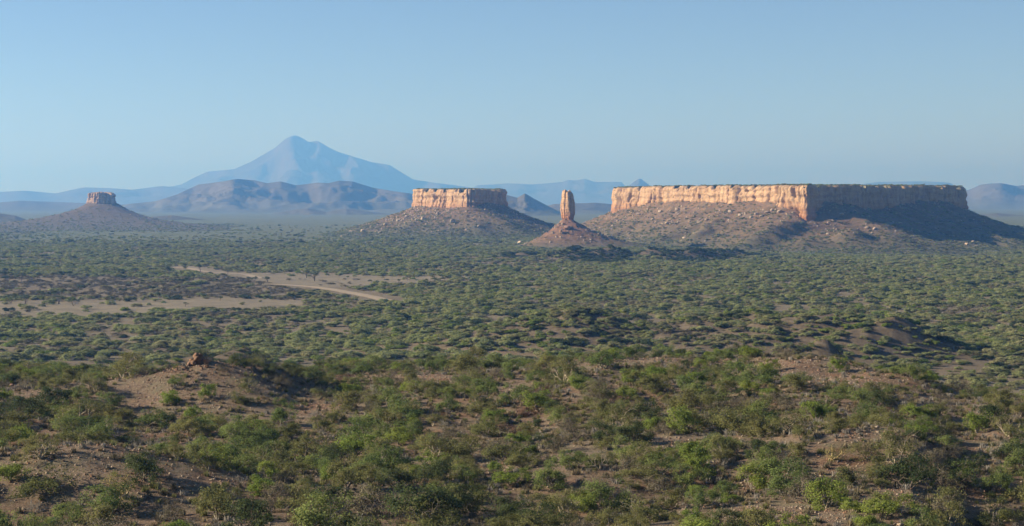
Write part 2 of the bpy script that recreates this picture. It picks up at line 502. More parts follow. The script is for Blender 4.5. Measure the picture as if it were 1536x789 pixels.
def cliff(name, C, zt, zb, mat, parent, amp=1.0, dz=1.0, seed=0, batter=0.07, prof=None, mult=1.0, topmat=None, scale=1.0):
    n = len(C); nn = normals(smooth_loop(C.copy(), 3))
    s = np.concatenate([[0], np.cumsum(np.hypot(*np.diff(C, axis=0).T))])
    hmax = float(np.max(zt - zb))
    nr = int(hmax / dz) + 2
    t = np.linspace(0, 1, nr)[:, None]
    Z = zb[None, :] + (zt - zb)[None, :] * t
    X0, Y0 = C[:, 0][None, :] + 0 * Z, C[:, 1][None, :] + 0 * Z
    # all relief comes from noise in space stretched along z, so faces keep their columns
    a, b, c = X0 / scale, Y0 / scale, Z / scale
    big = noise(a / 26, b / 26, c / 300, seed)
    crack = np.abs(noise(a / 11, b / 11, c / 90, seed + 1))
    crack2 = np.abs(noise(a / 5.0, b / 5.0, c / 45, seed + 2))
    col = np.tanh(4.5 * noise(a / 12, b / 12, c / 120, seed + 3)) * 0.8 + 0.35 * noise(a / 6, b / 6, c / 50, seed + 14)
    led = noise(a / 60, b / 60, c / 5.5, seed + 4)
    fine = noise(a / 2.6, b / 2.6, c / 3.0, seed + 5)
    md_ = 0.25 + 1.0 * sstep(-0.35, 0.45, noise(a / 48, b / 48, c / 200, seed + 9))
    led = np.tanh(2.5 * led) * 0.8
    strat = np.sin(c / 3.1 + 2.2 * noise(a / 80, b / 80, c / 40, seed + 10)) + 0.7 * np.sin(c / 1.35 + 3 * noise(a / 50, b / 50, c / 30, seed + 11))
    off = 5.4 * big + 2.2 * md_ * col - 4.0 * np.exp(-(crack / 0.075) ** 2) - 1.1 * md_ * np.exp(-(crack2 / 0.09) ** 2) + 1.1 * led + 0.42 * strat + 0.6 * fine
    hole = noise(a / 6.5, b / 6.5, c / 5.0, seed + 6)
    off -= 2.2 * sstep(0.5, 0.72, hole)
    off = off * amp * scale * 1.3
    hh = (Z - zb[None, :])
    off -= batter * hh
    cap = np.clip((t - 0.90) / 0.10, 0, 1)
    off -= 2.6 * scale * cap ** 2 + 1.4 * scale * cap * noise(a / 4, b / 4, 0, seed + 7)
    if prof is not None: off = off + prof(t)
    Xn = X0 + nn[:, 0] * off; Yn = Y0 + nn[:, 1] * off
    Z = Z + scale * (0.9 * noise(a / 5, b / 5, 0.0, seed + 8) - 4.6 * sstep(0.2, 0.5, noise(a / 12, b / 12, 0.0, seed + 12)) + 1.2 * noise(a / 40, b / 40, 0.0, seed + 13)) * t ** 3
    V = np.stack([Xn, Yn, Z], -1).reshape(-1, 3)
    o = mesh_obj(name, V, grid_faces(nr, n, True), mat, parent)
    top = np.stack([Xn[-1], Yn[-1], Z[-1]], -1)
    return o, top

def cap(name, top, mat, parent, rise=1.2, rings=14, seed=0):
    c = top.mean(0); c[2] = top[:, 2].mean() + rise
    n = len(top); V = []
    for k in range(rings):
        u = (k / rings) ** 1.3 * 0.97
        p = top + (c - top) * u
        p[:, 2] = top[:, 2] * (1 - min(1, u * 3)) + min(1, u * 3) * (c[2] - rise * (1 - u) + 0.6 * noise(p[:, 0] / 16, p[:, 1] / 16, seed=seed))
        V.append(p)
    V = np.concatenate(V + [c[None]])
    f = [list(q) for q in grid_faces(rings, n, True)] + [[(rings - 1) * n + i, (rings - 1) * n + (i + 1) % n, rings * n] for i in range(n)]
    o = mesh_obj(name, V, f, mat, parent, smooth=True)
    a = o.data.attributes.new('cover', 'FLOAT', 'POINT'); a.data.foreach_set('value', np.full(len(V), 0.45, np.float32))
    return o

def talus(name, C, zb, run, mat, parent, rows=60, power=1.9, seed=0, smooth_it=60, gully=1.0, extra=None, coverpow=1.5, zfoot=-2.2):
    S = smooth_loop(C.copy(), smooth_it); nn = smooth_loop(normals(S), smooth_it)
    nn /= np.linalg.norm(nn, axis=1)[:, None]
    zb_s = np.array(zb, float).copy()
    n = len(C)
    u = np.linspace(0, 1, rows) ** 1.15
    inner = C - nn * 7.0
    V = []; cov = []
    for k, uu in enumerate(np.concatenate([[-1], u])):
        if uu < 0:
            p = inner; z = zb_s + 3.0
            V.append(np.column_stack([p, z])); cov.append(np.zeros(n)); continue
        base = C * (1 - min(1, uu * 4)) + S * min(1, uu * 4)
        p = base + nn * (run * uu)[:, None]
        fall_ = (1 - uu) ** power if not isinstance(power, tuple) else power[2] * (1 - uu) ** power[0] + (1 - power[2]) * (1 - uu) ** power[1]
        z = zfoot + (zb_s + 1.0 - zfoot) * fall_
        g = gully * np.sin(np.pi * min(1, uu * 1.02)) ** 0.8
        sx, sy = base[:, 0], base[:, 1]
        z = z + g * (6.0 * noise(sx / 38, sy / 38, uu * 1.3, seed) + 3.0 * noise(sx / 15, sy / 15, uu * 2.5, seed + 1)) * np.minimum(1, zb_s / 25)
        z = z + 0.9 * fbm(p[:, 0] / 9, p[:, 1] / 9, 0, 3, seed + 2) * min(1, uu * 8) * (1 - uu) ** 0.5
        z = z + 0.7 * np.sin(z * 0.9 + 2.0 * noise(p[:, 0] / 60, p[:, 1] / 60, seed=seed + 4)) * min(1, uu * 6) * (1 - uu)
        if extra is not None: z = z + extra(p[:, 0], p[:, 1])
        V.append(np.column_stack([p, z])); cov.append(np.full(n, min(1.0, uu * 1.25) ** coverpow))
    V = np.concatenate(V)
    o = mesh_obj(name, V, grid_faces(rows + 1, n, True)[:, ::-1], mat, parent, smooth=True)
    a = o.data.attributes.new('cover', 'FLOAT', 'POINT'); a.data.foreach_set('value', np.clip(np.concatenate(cov), 0, 1).astype(np.float32))
    return o

def pw(px, Y): return ((px - CX) / F * Y, Y)

SURF = []                                        # (object, plants per m2, shape bias) slopes that carry scrub
# --- the long mesa
big = tag(empty('mesa', (*pw(1180, 2600), 0)), 'long flat-topped sandstone mesa with a sunlit cliff and a shaded cliff', 'mesa')
def child_at(o, parent):                         # keep world place under a moved parent
    o.matrix_parent_inverse = parent.matrix_world.inverted()
bpy.context.view_layer.update()
A, B, Cc = pw(921, 2760), pw(1211, 2300), pw(1444, 2640)
out_big = [A, pw(940, 2715), pw(1010, 2600), pw(1100, 2455), pw(1170, 2350), pw(1200, 2308), B, pw(1222, 2308), pw(1290, 2405), pw(1370, 2520), pw(1428, 2605), Cc, pw(1449, 2690),
           pw(1440, 2780), pw(1390, 2900), pw(1300, 3000), pw(1180, 3100), pw(1040, 3080), pw(950, 2950), pw(918, 2830)]
Cb, _, _ = resample(out_big, 1.15); Cb = smooth_loop(Cb, 12)
def zkeys(C, rows): return loop_interp(C, [(*pw(px, Y), zrow(py, Y)) for px, py, Y in rows])
zb = zkeys(Cb, [(921, 318, 2760), (945, 312, 2705), (985, 304, 2640), (1050, 304, 2535), (1090, 307, 2470), (1130, 304, 2410), (1170, 307, 2350), (1192, 322, 2320), (1208, 337, 2300), (1222, 334, 2308),
                (1240, 305, 2334), (1275, 307, 2384), (1310, 316, 2434), (1340, 312, 2477), (1370, 304, 2520), (1415, 303, 2586), (1440, 313, 2630), (1449, 315, 2690), (1390, 312, 2900), (1180, 312, 3100), (950, 314, 2950)])
zb = zb + 1.5 * noise(Cb[:, 0] / 14, Cb[:, 1] / 14, seed=41)
zt = np.full(len(Cb), 72.0) + zkeys(Cb, [(921, 300, 2760), (1000, 299, 2600), (1211, 300, 2300), (1444, 299, 2640), (1180, 300, 3100)]) - CAMZ
o, top = cliff('cliff', Cb, zt, zb - 6, M['cliff'], big, 1.0, 1.1, seed=50); child_at(o, big)
o = cap('summit', top, M['top'], big, 2.0, seed=3); child_at(o, big); SURF.append((o, 0.05, 1.0))
run = zkeys(Cb, [(921, 300 - 0, 2760), (1211, 300, 2300), (1444, 300, 2640), (1180, 300, 3100)]) * 0
run = loop_interp(Cb, [(*pw(921, 2760), 150), (*pw(1100, 2455), 190), (*pw(1211, 2300), 235), (*pw(1330, 2465), 225), (*pw(1444, 2640), 215), (*pw(1180, 3100), 160)])
SP = [(*pw(1150, 2235), 16, 70, 16, 52), (*pw(1278, 2225), 13, 17, 24, 0), (*pw(1200, 2200), 7, 22, 18, 30), (*pw(1060, 2370), 7, 60, 12, 70), (*pw(1335, 2240), 5, 18, 40, 20)]
def spurs(x, y):
    z = np.zeros_like(x)
    for (sx, sy, h, ra, rb, ang_) in SP:
        a = math.radians(ang_); dx, dy = x - sx, y - sy
        u = (dx * math.cos(a) + dy * math.sin(a)) / ra; v = (-dx * math.sin(a) + dy * math.cos(a)) / rb
        z = z + h * np.exp(-(u * u + v * v)) * (1 + 0.3 * noise(x / 12, y / 12, seed=77))
    return z
idx = np.arange(0, len(Cb), 2)
o = talus('talus_slope', Cb[idx], zb[idx], run[idx], M['talus'], big, 90, 1.9, seed=60, smooth_it=60, gully=1.3, extra=spurs, zfoot=-9.0); child_at(o, big); SURF.append((o, 0.055, 0.78))

# --- the shorter mesa
mid = tag(empty('mesa', (*pw(690, 2950), 0)), 'short flat-topped mesa beside the finger rock with fluted orange cliffs', 'mesa')
bpy.context.view_layer.update()
out_mid = [pw(620, 2985), pw(622, 2960), pw(650, 2915), pw(680, 2880), pw(700, 2858), pw(712, 2860), pw(735, 2890), pw(755, 2930), pw(758, 2960), pw(752, 3010), pw(730, 3070), pw(690, 3100), pw(645, 3070), pw(624, 3020)]
Cm, _, _ = resample(out_mid, 1.0); Cm = smooth_loop(Cm, 8)
zbm = zkeys(Cm, [(620, 311, 2985), (650, 312, 2915), (690, 312, 2868), (712, 312, 2860), (735, 305, 2890), (757, 309, 2940), (740, 309, 3050), (660, 309, 3080)]) + 1.2 * noise(Cm[:, 0] / 10, Cm[:, 1] / 10, seed=42)
ztm = np.full(len(Cm), 70.5)
o, top = cliff('cliff', Cm, ztm, zbm - 6, M['cliff'], mid, 1.0, 1.0, seed=81); child_at(o, mid)
o = cap('summit', top, M['top'], mid, 1.6, seed=5); child_at(o, mid); SURF.append((o, 0.06, 0.9))
runm = loop_interp(Cm, [(*pw(620, 2985), 175), (*pw(650, 2915), 190), (*pw(700, 2858), 200), (*pw(757, 2950), 165), (*pw(690, 3100), 150)])
SPm = [(*pw(745, 2800), 7, 60, 22, -45), (*pw(625, 2840), 4, 40, 12, 65), (*pw(715, 2760), 4, 40, 14, -80)]
SP_keep = SP; SP = SPm
o = talus('talus_slope', Cm, zbm, runm, M['talus'], mid, 70, 1.75, seed=90, smooth_it=120, gully=0.7, extra=spurs); child_at(o, mid); SURF.append((o, 0.055, 0.78))

# --- the finger rock on its cone
fing = tag(empty('finger_rock', (*pw(851.5, 2275), 30)), 'tall slender finger of ochre rock standing on a red rubble cone', 'rock pinnacle')
bpy.context.view_layer.update()
fx, fy = pw(851.0, 2275)
th = np.linspace(0, 2 * math.pi, 150, endpoint=False)
se = (np.abs(np.cos(th)) ** 4 + np.abs(np.sin(th)) ** 4) ** -0.25       # a squarish shaft, one face turned to the sun
ct, st = math.cos(math.radians(-38)), math.sin(math.radians(-38))
ax_, ay_ = 6.6 * np.cos(th) * se, 5.2 * np.sin(th) * se
Cf = np.stack([fx + ax_ * ct - ay_ * st, fy + ax_ * st + ay_ * ct], -1)
ztf = 65.0 - 3.6 * sstep(0.0, 0.9, np.cos(th)) + 0.9 * np.cos(4 * th) + 1.0 * noise(np.cos(th) * 2, np.sin(th) * 2, seed=7)
zbf = np.full(150, 26.5)
def fprof(t):
    return -1.5 * np.exp(-((t - 0.09) / 0.06) ** 2) + 1.3 * np.exp(-((t - 0.52) / 0.26) ** 4) + 0.5 * sstep(0.6, 0.9, t)
o, top = cliff('shaft', Cf, ztf, zbf, M['finger'], fing, 0.5, 0.6, seed=131, batter=0.0, prof=fprof, scale=0.42); child_at(o, fing)
o = cap('crown_rock', top, M['finger'], fing, 0.8, 6, seed=8); child_at(o, fing)
th = np.linspace(0, 2 * math.pi, 260, endpoint=False)
Cn = np.stack([fx + 6.2 * np.cos(th), fy + 6.2 * np.sin(th)], -1)
SP = [(*pw(900, 2250), 3, 30, 10, -20)]
o = talus('rubble_cone', Cn, np.full(260, 29.6) + 0.5 * np.sin(5 * th), 105 + 25 * np.cos(th) + 10 * np.sin(2 * th), M['cone'], fing, 90, 2.35, seed=150, smooth_it=10, gully=0.35, extra=spurs, coverpow=1.7); child_at(o, fing); SURF.append((o, 0.02, 0.6))

# --- the distant butte on the left
but = tag(empty('butte', (*pw(153, 4000), 0)), 'small lone butte with a blocky rock cap on a wide brown cone', 'butte')
bpy.context.view_layer.update()
bx, by = pw(153.5, 4000)
th = np.linspace(0, 2 * math.pi, 200, endpoint=False)
Ct = np.stack([bx + 33.0 * np.cos(th) * (1 + 0.04 * np.cos(4 * th)), by + 26 * np.sin(th) * (1 + 0.06 * np.cos(4 * th))], -1)
o, top = cliff('cliff', Ct, 71 - 2.2 * np.abs(np.cos(th)) ** 2 + 0.8 * noise(np.cos(th) * 3, np.sin(th) * 3, seed=3), np.full(200, 39.0) - 1.5 * np.cos(th), M['butte'], but, 1.1, 1.0, seed=171, batter=0.24, scale=0.8); child_at(o, but)
o = cap('summit', top, M['butte'], but, 1.5, 8, seed=9); child_at(o, but)
SP = [(*pw(60, 4000), 1.5, 70, 40, 0), (*pw(280, 3900), 1.5, 90, 40, 0)]
o = talus('rubble_cone', Ct, np.full(200, 45.0), 430 + 60 * np.cos(th) - 900 * np.minimum(np.sin(th), 0), M['butte_talus'], but, 110, (8.0, 1.6, 0.88), seed=180, smooth_it=10, gully=0.6, extra=spurs, coverpow=0.8); child_at(o, but); SURF.append((o, 0.006, 1.0))

# ------------------------------------------------------------------ far hills and mountains
def range_(name, sil, Y, depth, mat, label, seed, rough=0.35, nx=260, ny=70, cov=0.3):
    sil = np.array(sil, float)
    px = np.linspace(sil[0, 0], sil[-1, 0], nx)
    top = CAMZ + (HY - np.interp(px, sil[:, 0], sil[:, 1])) / F * Y
    k = np.ones(3) / 3
    tp = np.convolve(np.pad(top, 1, 'edge'), k, 'valid')
    v = np.concatenate([-np.linspace(1, 0, ny // 2, endpoint=False) ** 1.2, np.linspace(0, 1, ny - ny // 2) ** 1.2])
    X = (px - CX)[None, :] / F * (Y + v[:, None] * depth * 0)
    wave = 0.18 * depth * noise(px / 45.0, 0.2, seed=seed + 5)[None, :]
    YY = Y + v[:, None] * depth + wave * (1 - np.abs(v[:, None]))
    XX = X * (YY / Y)
    prof = (1 - np.abs(v[:, None])) ** 1.35
    sc = depth * 0.35
    rid = 1 - np.abs(fbm(XX / sc, YY / sc, 0, 5, seed)) * 1.1
    rid = np.clip(rid, 0, 1)
    amt = rough * np.minimum(1, np.abs(v[:, None]) * 5)
    Z = -6 + (tp[None, :] + 6) * (YY / Y * 0 + 1) * prof * (1 - amt * (1 - rid) * 1.6)
    V = np.stack([XX, YY, Z], -1).reshape(-1, 3)
    o = mesh_obj(name, V, grid_faces(ny, nx), mat, smooth=True)
    hgt = np.clip(1 - (Z + 6) / (tp.max() * 0.45 + 6), 0, 1)
    a = o.data.attributes.new('cover', 'FLOAT', 'POINT'); a.data.foreach_set('value', np.clip(cov + hgt * 0.7, 0, 1).astype(np.float32).ravel())
    tag(o, label, 'mountain' if 'mountain' in name else 'hill', kind='structure')
    return o
range_('mountain', [(150, 300), (200, 286), (259, 279.5), (272, 277), (294, 265), (312, 257), (351, 254), (376, 243), (395, 232), (412, 222), (428, 209), (436, 205.5), (443, 203.5), (452, 206), (464, 213), (477, 211.5), (493, 221), (509, 228), (532, 236),
                    (558, 243), (584, 247), (597, 255), (620, 269), (633, 271), (656, 275), (701, 280), (760, 300)], 24000, 3200, M['mountain'], 'tall hazy blue peak with long shoulders rising over the far hills', 201, 0.4, 420, 110, 0.1)
range_('plateau_mountain', [(680, 300), (715, 278), (740, 276.6), (759, 275), (797, 276.6), (820, 275), (843, 273), (852, 269.6), (862, 270.8), (877, 268.5), (892, 273), (932, 273), (935, 276), (945, 290), (960, 302)], 25500, 2600, M['mountain'], 'pale blue flat plateau range beyond the finger rock', 211, 0.3)
range_('cone_mountain', [(925, 298), (940, 281), (949, 274), (957, 268.5), (959.6, 267.5), (963, 269), (968, 273), (977, 280), (1000, 296)], 20000, 1300, M['mountain'], 'small pointed blue cone peeping over the end of the long mesa', 221, 0.2, 120, 50)
range_('ridge_mountain', [(1200, 292), (1300, 275), (1320, 272.6), (1391, 272), (1424, 274), (1450, 288), (1480, 300)], 25000, 1500, M['mountain'], 'thin hazy blue ridge showing above the long mesa top', 231, 0.2)
range_('mountain', [(1380, 305), (1430, 291), (1444, 287), (1457, 283), (1470, 277), (1485, 275.5), (1501, 275), (1523, 279), (1536, 277.7), (1570, 272), (1620, 279), (1700, 300)], 13000, 1900, M['mountain'], 'blue dome-topped mountain beyond the shaded end of the long mesa', 241, 0.35)
range_('hill', [(1380, 334), (1430, 327), (1461, 323), (1495, 319.7), (1536, 323), (1590, 318), (1680, 334)], 6500, 700, M['hill'], 'low bluish hill behind the shaded talus of the long mesa', 251, 0.4)
range_('range_mountain', [(-260, 296), (-150, 284), (-60, 289), (0, 288), (38, 286), (84, 290), (125, 281), (160, 282), (198, 284.6), (243, 279), (290, 284), (340, 300)], 19500, 2200, M['mountain'], 'low pale blue range along the horizon behind the lone butte', 261, 0.3)
range_('hill', [(-260, 312), (-120, 300), (-40, 304), (0, 303.6), (30, 301), (106, 303.6), (190, 307), (260, 314)], 10500, 1500, M['hill'], 'long low hazy ridge behind the lone butte', 271, 0.35)
range_('hill', [(-200, 330), (-110, 314), (-50, 318), (0, 320), (23, 323.5), (53, 334), (75, 338)], 4700, 420, M['hill'], 'dark low hill beside the foot of the lone butte', 281, 0.45)
range_('hill', [(195, 329), (228, 325), (258, 322.8), (289, 327), (330, 332)], 5200, 220, M['hill'], 'small low scrubby knoll between the lone butte and the plain', 291, 0.4, 120, 50)
range_('foothill', [(150, 314), (200, 305), (233, 302), (265, 292), (298, 276.5), (337, 272), (356, 268.5), (382, 270.5), (402, 275), (421, 272), (444, 278), (477, 274), (493, 275), (509, 271), (529, 272), (558, 281), (591, 287), (620, 291), (680, 297), (760, 306)],
       9500, 1500, M['hill'], 'rounded blue-brown hills in front of the tall peak', 301, 0.75, 420, 110, 0.15)
range_('foothill', [(400, 322), (440, 315), (462, 312.5), (490, 318), (520, 313), (550, 317), (590, 321), (640, 322)], 7200, 500, M['hill'], 'low hazy knolls at the foot of the rounded hills', 311, 0.5, 200, 60)
range_('hill', [(690, 316), (730, 300), (758, 292), (776, 296.6), (787.5, 290), (803, 299), (820, 308), (840, 318)], 7000, 650, M['hill'], 'pointed hazy hill behind the short mesa', 321, 0.5)
range_('hill', [(780, 318), (820, 309), (831, 306), (863, 305), (892, 304), (925, 307), (980, 306), (1050, 318)], 8200, 800, M['hill'], 'low blue ridge behind the finger rock', 331, 0.45)

# ------------------------------------------------------------------ plants
def grow(rng, stems, tilt, levels, kids, spread, up, ratio=0.7):
    segs, tips = [], []
    def rec(p, d, L, r, lv):
        n = 2 if lv == 0 else 1
        for _ in range(n):
            d = d + rng.normal(0, 0.16, 3); d /= np.linalg.norm(d)
            q = p + d * L / n
            segs.append((p, q, r, r * 0.78, lv)); p = q; r *= 0.78
        if lv >= levels:
            tips.append((p, d)); return
        for _ in range(kids if lv else max(2, kids)):
            if lv >= 1 and rng.random() < 0.2: continue
            nd = d + rng.normal(0, spread, 3) + np.array([0, 0, up]); nd /= np.linalg.norm(nd)
            rec(p, nd, L * ratio * rng.uniform(0.75, 1.2), r * 0.72, lv + 1)
    a0 = rng.uniform(0, 6.28)
    for i in range(stems):
        az = a0 + 6.283 * i / stems + rng.normal(0, 0.4); tl = tilt * rng.uniform(0.5, 1.25)
        rec(np.array([rng.normal(0, 0.02), rng.normal(0, 0.02), -0.03]), np.array([math.sin(tl) * math.cos(az), math.sin(tl) * math.sin(az), math.cos(tl)]), 0.36 * rng.uniform(0.55, 1.35), 0.036, 0)
    return segs, tips

def tubes(segs, maxlv, sides, rmin, S, rs=1.0):
    V, Fc = [], []
    for (p, q, r0, r1, lv) in segs:
        if lv > maxlv: continue
        k = sides if lv < 2 else 3
        p, q = p * S, q * S
        d = q - p; L = np.linalg.norm(d)
        if L < 1e-6: continue
        d /= L
        a = np.cross(d, [0.3, 0.9, 0.31]); a /= np.linalg.norm(a); b = np.cross(d, a)
        th_ = np.arange(k) * 2 * math.pi / k
        ring = np.cos(th_)[:, None] * a + np.sin(th_)[:, None] * b
        i0 = len(V)
        sm = float(np.mean(S)) * rs
        V.extend(p + ring * max(r0 * sm, rmin)); V.extend(q + ring * max(r1 * sm, rmin * 0.7))
        for j in range(k): Fc.append((i0 + j, i0 + (j + 1) % k, i0 + k + (j + 1) % k, i0 + k + j))
    return np.array(V), np.array(Fc)

def leaves(rng, tips, S, per, size, clump, zflat=0.7):
    P = np.array([t[0] for t in tips]) * S
    cnt_ = np.maximum(1, rng.gamma(1.3, per * 1.35 / 1.3, len(P)).astype(int))
    n = int(cnt_.sum())
    c = np.repeat(P, cnt_, 0) + rng.normal(0, 1, (n, 3)) * clump * np.array([1, 1, zflat])
    c[:, 2] = np.maximum(c[:, 2], 0.08)
    mid_ = c - np.array([0, 0, 0.45 * c[:, 2].max()]); mid_ /= np.linalg.norm(mid_, axis=1)[:, None]
    nrm = rng.normal(0, 0.55, (n, 3)) + mid_ + np.array([0, 0, 0.35]); nrm /= np.linalg.norm(nrm, axis=1)[:, None]
    a = np.cross(nrm, rng.normal(0, 1, (n, 3))); a /= np.linalg.norm(a, axis=1)[:, None]
    b = np.cross(nrm, a)
    s = size * rng.uniform(0.6, 1.3, (n, 1))
    V = np.stack([c - a * s, c - b * s * 0.55, c + a * s, c + b * s * 0.55], 1).reshape(-1, 3)
    return V, np.arange(n * 4).reshape(-1, 4)

# kind: height, half-width, stems, tilt, levels, kids, spread, up, leaves per tip, leaf half-length, clump, bark, leaf colour, stem thickness
KIND = {
    'olive':    (2.1, 1.9, 5, 0.85, 4, 3, 0.55, 0.10, 13, 0.070, 0.20, 'grey', 'olive', 0.9),
    'green':    (2.3, 1.8, 5, 0.75, 4, 3, 0.55, 0.12, 14, 0.072, 0.20, 'grey', 'green', 0.9),
    'bright':   (1.9, 1.5, 5, 0.70, 4, 3, 0.55, 0.15, 15, 0.072, 0.18, 'grey', 'bright', 0.9),
    'dark':     (2.3, 1.9, 6, 0.85, 4, 3, 0.6, 0.05, 16, 0.072, 0.20, 'brown', 'dark', 0.9),
    'brown':    (1.7, 1.7, 7, 0.9, 4, 3, 0.55, 0.05, 6, 0.050, 0.15, 'brown', 'brown', 0.6),
    'silver':   (1.5, 1.0, 10, 0.6, 3, 3, 0.40, 0.20, 0, 0.0, 0.0, 'silver', None, 0.40),
    'rust':     (1.3, 1.4, 6, 0.85, 4, 3, 0.55, 0.05, 6, 0.05, 0.13, 'brown', 'rust', 0.7),
    'pale':     (2.9, 2.2, 4, 0.6, 4, 3, 0.62, 0.10, 18, 0.070, 0.25, 'pale', 'olive', 1.1),
    'yellow':   (2.2, 1.8, 4, 0.75, 3, 3, 0.65, 0.05, 16, 0.066, 0.26, 'yellow', 'olive', 1.9),
    'umbrella': (3.4, 3.0, 2, 0.35, 4, 3, 0.62, 0.02, 16, 0.075, 0.22, 'brown', 'green', 1.7),
    'acacia':   (6.6, 3.6, 2, 0.30, 4, 3, 0.62, 0.03, 16, 0.16, 0.45, 'brown', 'dark', 1.5),
}
PROTO = {}
def build_protos(kind, nvar, far=False):
    Hh, Wd, stems, tilt, lv, kids, spr, up, per, ls, cl, bk, lf, rs = KIND[kind]
    res = []
    for v in range(nvar):
        rng = np.random.default_rng(1000 + sum(map(ord, kind)) * 7 + v * 13 + (500 if far else 0))
        segs, tips = grow(rng, stems, tilt, lv - (1 if far else 0), kids, spr, up)
        P = np.array([t[0] for t in tips])
        zmax = np.percentile(P[:, 2], 96); rmax = np.percentile(np.hypot(P[:, 0], P[:, 1]), 92)
        S = np.array([Wd / rmax, Wd / rmax, Hh / zmax * 0.95])
        if kind in ('umbrella', 'acacia'):
            for k, (p, q, a, b, l) in enumerate(segs):
                pass
            zc = zmax * 0.80
            tips = [(np.array([p[0], p[1], zc + (p[2] - zc) * 0.38 + 0.10 * zmax - 0.12 * zmax * (np.hypot(p[0], p[1]) / rmax) ** 2]), d) for p, d in tips]
        bv, bf = tubes(segs, 2 if far else lv, 3 if far else 5, 0.03 if far else 0.011, S, rs)
        if kind == 'silver' or (kind == 'brown' and not far): bv, bf = tubes(segs, lv, 4, 0.014, S, rs)
        lvv = None
        if lf:
            if far: per_, ls_ = max(6, int(per * 1.6)), ls * 2.3
            else: per_, ls_ = per, ls
            lvv = leaves(rng, tips, S, per_, ls_, cl * (1.25 if far else 1.0), 0.45 if kind in ('umbrella', 'acacia') else 0.75)
        res.append((bv, bf, lvv))
    return res

def make_mesh(name, V, Fc, mat):
    o = mesh_obj(name, V, Fc, mat, link=False)
    me = o.data; bpy.data.objects.remove(o)
    return me

for kd in KIND:
    L = []
    for bv, bf, lvv in build_protos(kd, 3 if kd in ('pale', 'yellow', 'umbrella', 'rust', 'silver', 'acacia') else 5):
        L.append((make_mesh('branches', bv, bf, BARK[KIND[kd][11]]), make_mesh('crown', lvv[0], lvv[1], LEAF[KIND[kd][12]]) if lvv else None))
    PROTO[kd] = L

NAMES = {'olive': ('olive_shrub', 'shrub'), 'green': ('green_shrub', 'bush'), 'bright': ('yellow_green_shrub', 'leafy shrub'), 'dark': ('dark_shrub', 'evergreen shrub'), 'brown': ('thorn_bush', 'thorn bush'),
         'silver': ('bare_shrub', 'bare shrub'), 'rust': ('rusty_shrub', 'dry shrub'), 'pale': ('pale_trunk_tree', 'small tree'), 'yellow': ('yellow_stem_tree', 'stout tree'), 'umbrella': ('umbrella_tree', 'tree'), 'acacia': ('acacia_tree', 'acacia tree')}
LABELS = {'olive': ('olive-green rounded shrub', 'olive shrubs'),
          'green': ('mid-green leafy bush', 'green bushes'),
          'bright': ('bright yellow-green leafy shrub', 'bright shrubs'),
          'dark': ('dense dark green shrub', 'dark shrubs'),
          'brown': ('twiggy grey-brown thorn bush', 'thorn bushes'),
          'silver': ('leafless silvery twig shrub', 'bare silvery shrubs'),
          'rust': ('low rusty red-brown shrub', 'rusty shrubs'),
          'pale': ('pale-branched thin-crowned tree', 'pale-trunked trees'),
          'yellow': ('squat yellow-stemmed tree', 'yellow-stemmed trees'),
          'umbrella': ('flat-topped umbrella tree', 'umbrella trees on the hillside'),
          'acacia': ('dark flat-topped acacia standing in open ground on the plain', 'acacias on the plain')}
def crest_d(x, y):
    px = np.clip(CX + F * x / y, -380, 1880)
    return np.interp(px, [0, 300, 700, 1100, 1350, 1500], [235, 240, 262, 268, 232, 205])
LANDMARKS = [('by the bare gravel mound', *hit(110, 690)[:2], 12.0), ('by the rocky knoll', *hit(310, 570)[:2], 16.0), ('by the stony hill shoulder', *hit(1310, 650)[:2], 13.0),
             ('on the shaded side slope past the stony shoulder', *hit(1480, 690)[:2], 15.0), ('around the gravelly bare patch', *hit(1180, 772)[:2], 11.0)]
PLACED = []
def plant(kind, x, y, z, s, label=None, group=True, rz=None, var=None):
    pr = PROTO[kind]
    v = int(RNG.integers(len(pr))) if var is None else var % len(pr)
    br, cr = pr[v]
    root = empty(NAMES[kind][0], (x, y, z))
    root.rotation_euler = (0, 0, float(RNG.uniform(0, 6.28)) if rz is None else rz)
    w = s * RNG.uniform(0.92, 1.08)
    root.scale = (w * RNG.uniform(0.85, 1.3), w * RNG.uniform(0.85, 1.2), s * RNG.uniform(0.72, 1.08))
    for nm, me in (('trunk' if kind in ('pale', 'yellow', 'umbrella', 'acacia') else 'branches', br), ('crown', cr)):
        if me is None: continue
        c = bpy.data.objects.new(nm, me); COL.objects.link(c); c.parent = root
    if not label and kind != 'acacia':
        size = 'small ' if s < 0.78 else 'large ' if s > 1.04 else ''
        place = 'in the hollow of the bushy slope'
        for (pn, lx, ly, lr) in LANDMARKS:
            if (x - lx) ** 2 + (y - ly) ** 2 < lr * lr: place = pn; break
        else:
            cd = float(crest_d(x, y))
            if y > cd - 22: place = 'on the crest of the bushy ridge'
            elif y > cd - 55: place = 'on the upper slope of the bushy ridge'
        tag(root, size + LABELS[kind][0] + ' ' + place, NAMES[kind][1], LABELS[kind][1] + ', ' + place + (', ' + size.strip() if size else ''))
    else:
        tag(root, label or LABELS[kind][0], NAMES[kind][1], None if label else LABELS[kind][1])
    PLACED.append((x, y, KIND[kind][1] * s))
    return root

def plant_px(kind, px, py, wpx, label=None, **kw):
    x, y, z = hit(px, py)
    m = wpx * y / F                                # width in metres
    return plant(kind, x, y, z - 0.05, m / (2.25 * KIND[kind][1]), label, **kw)

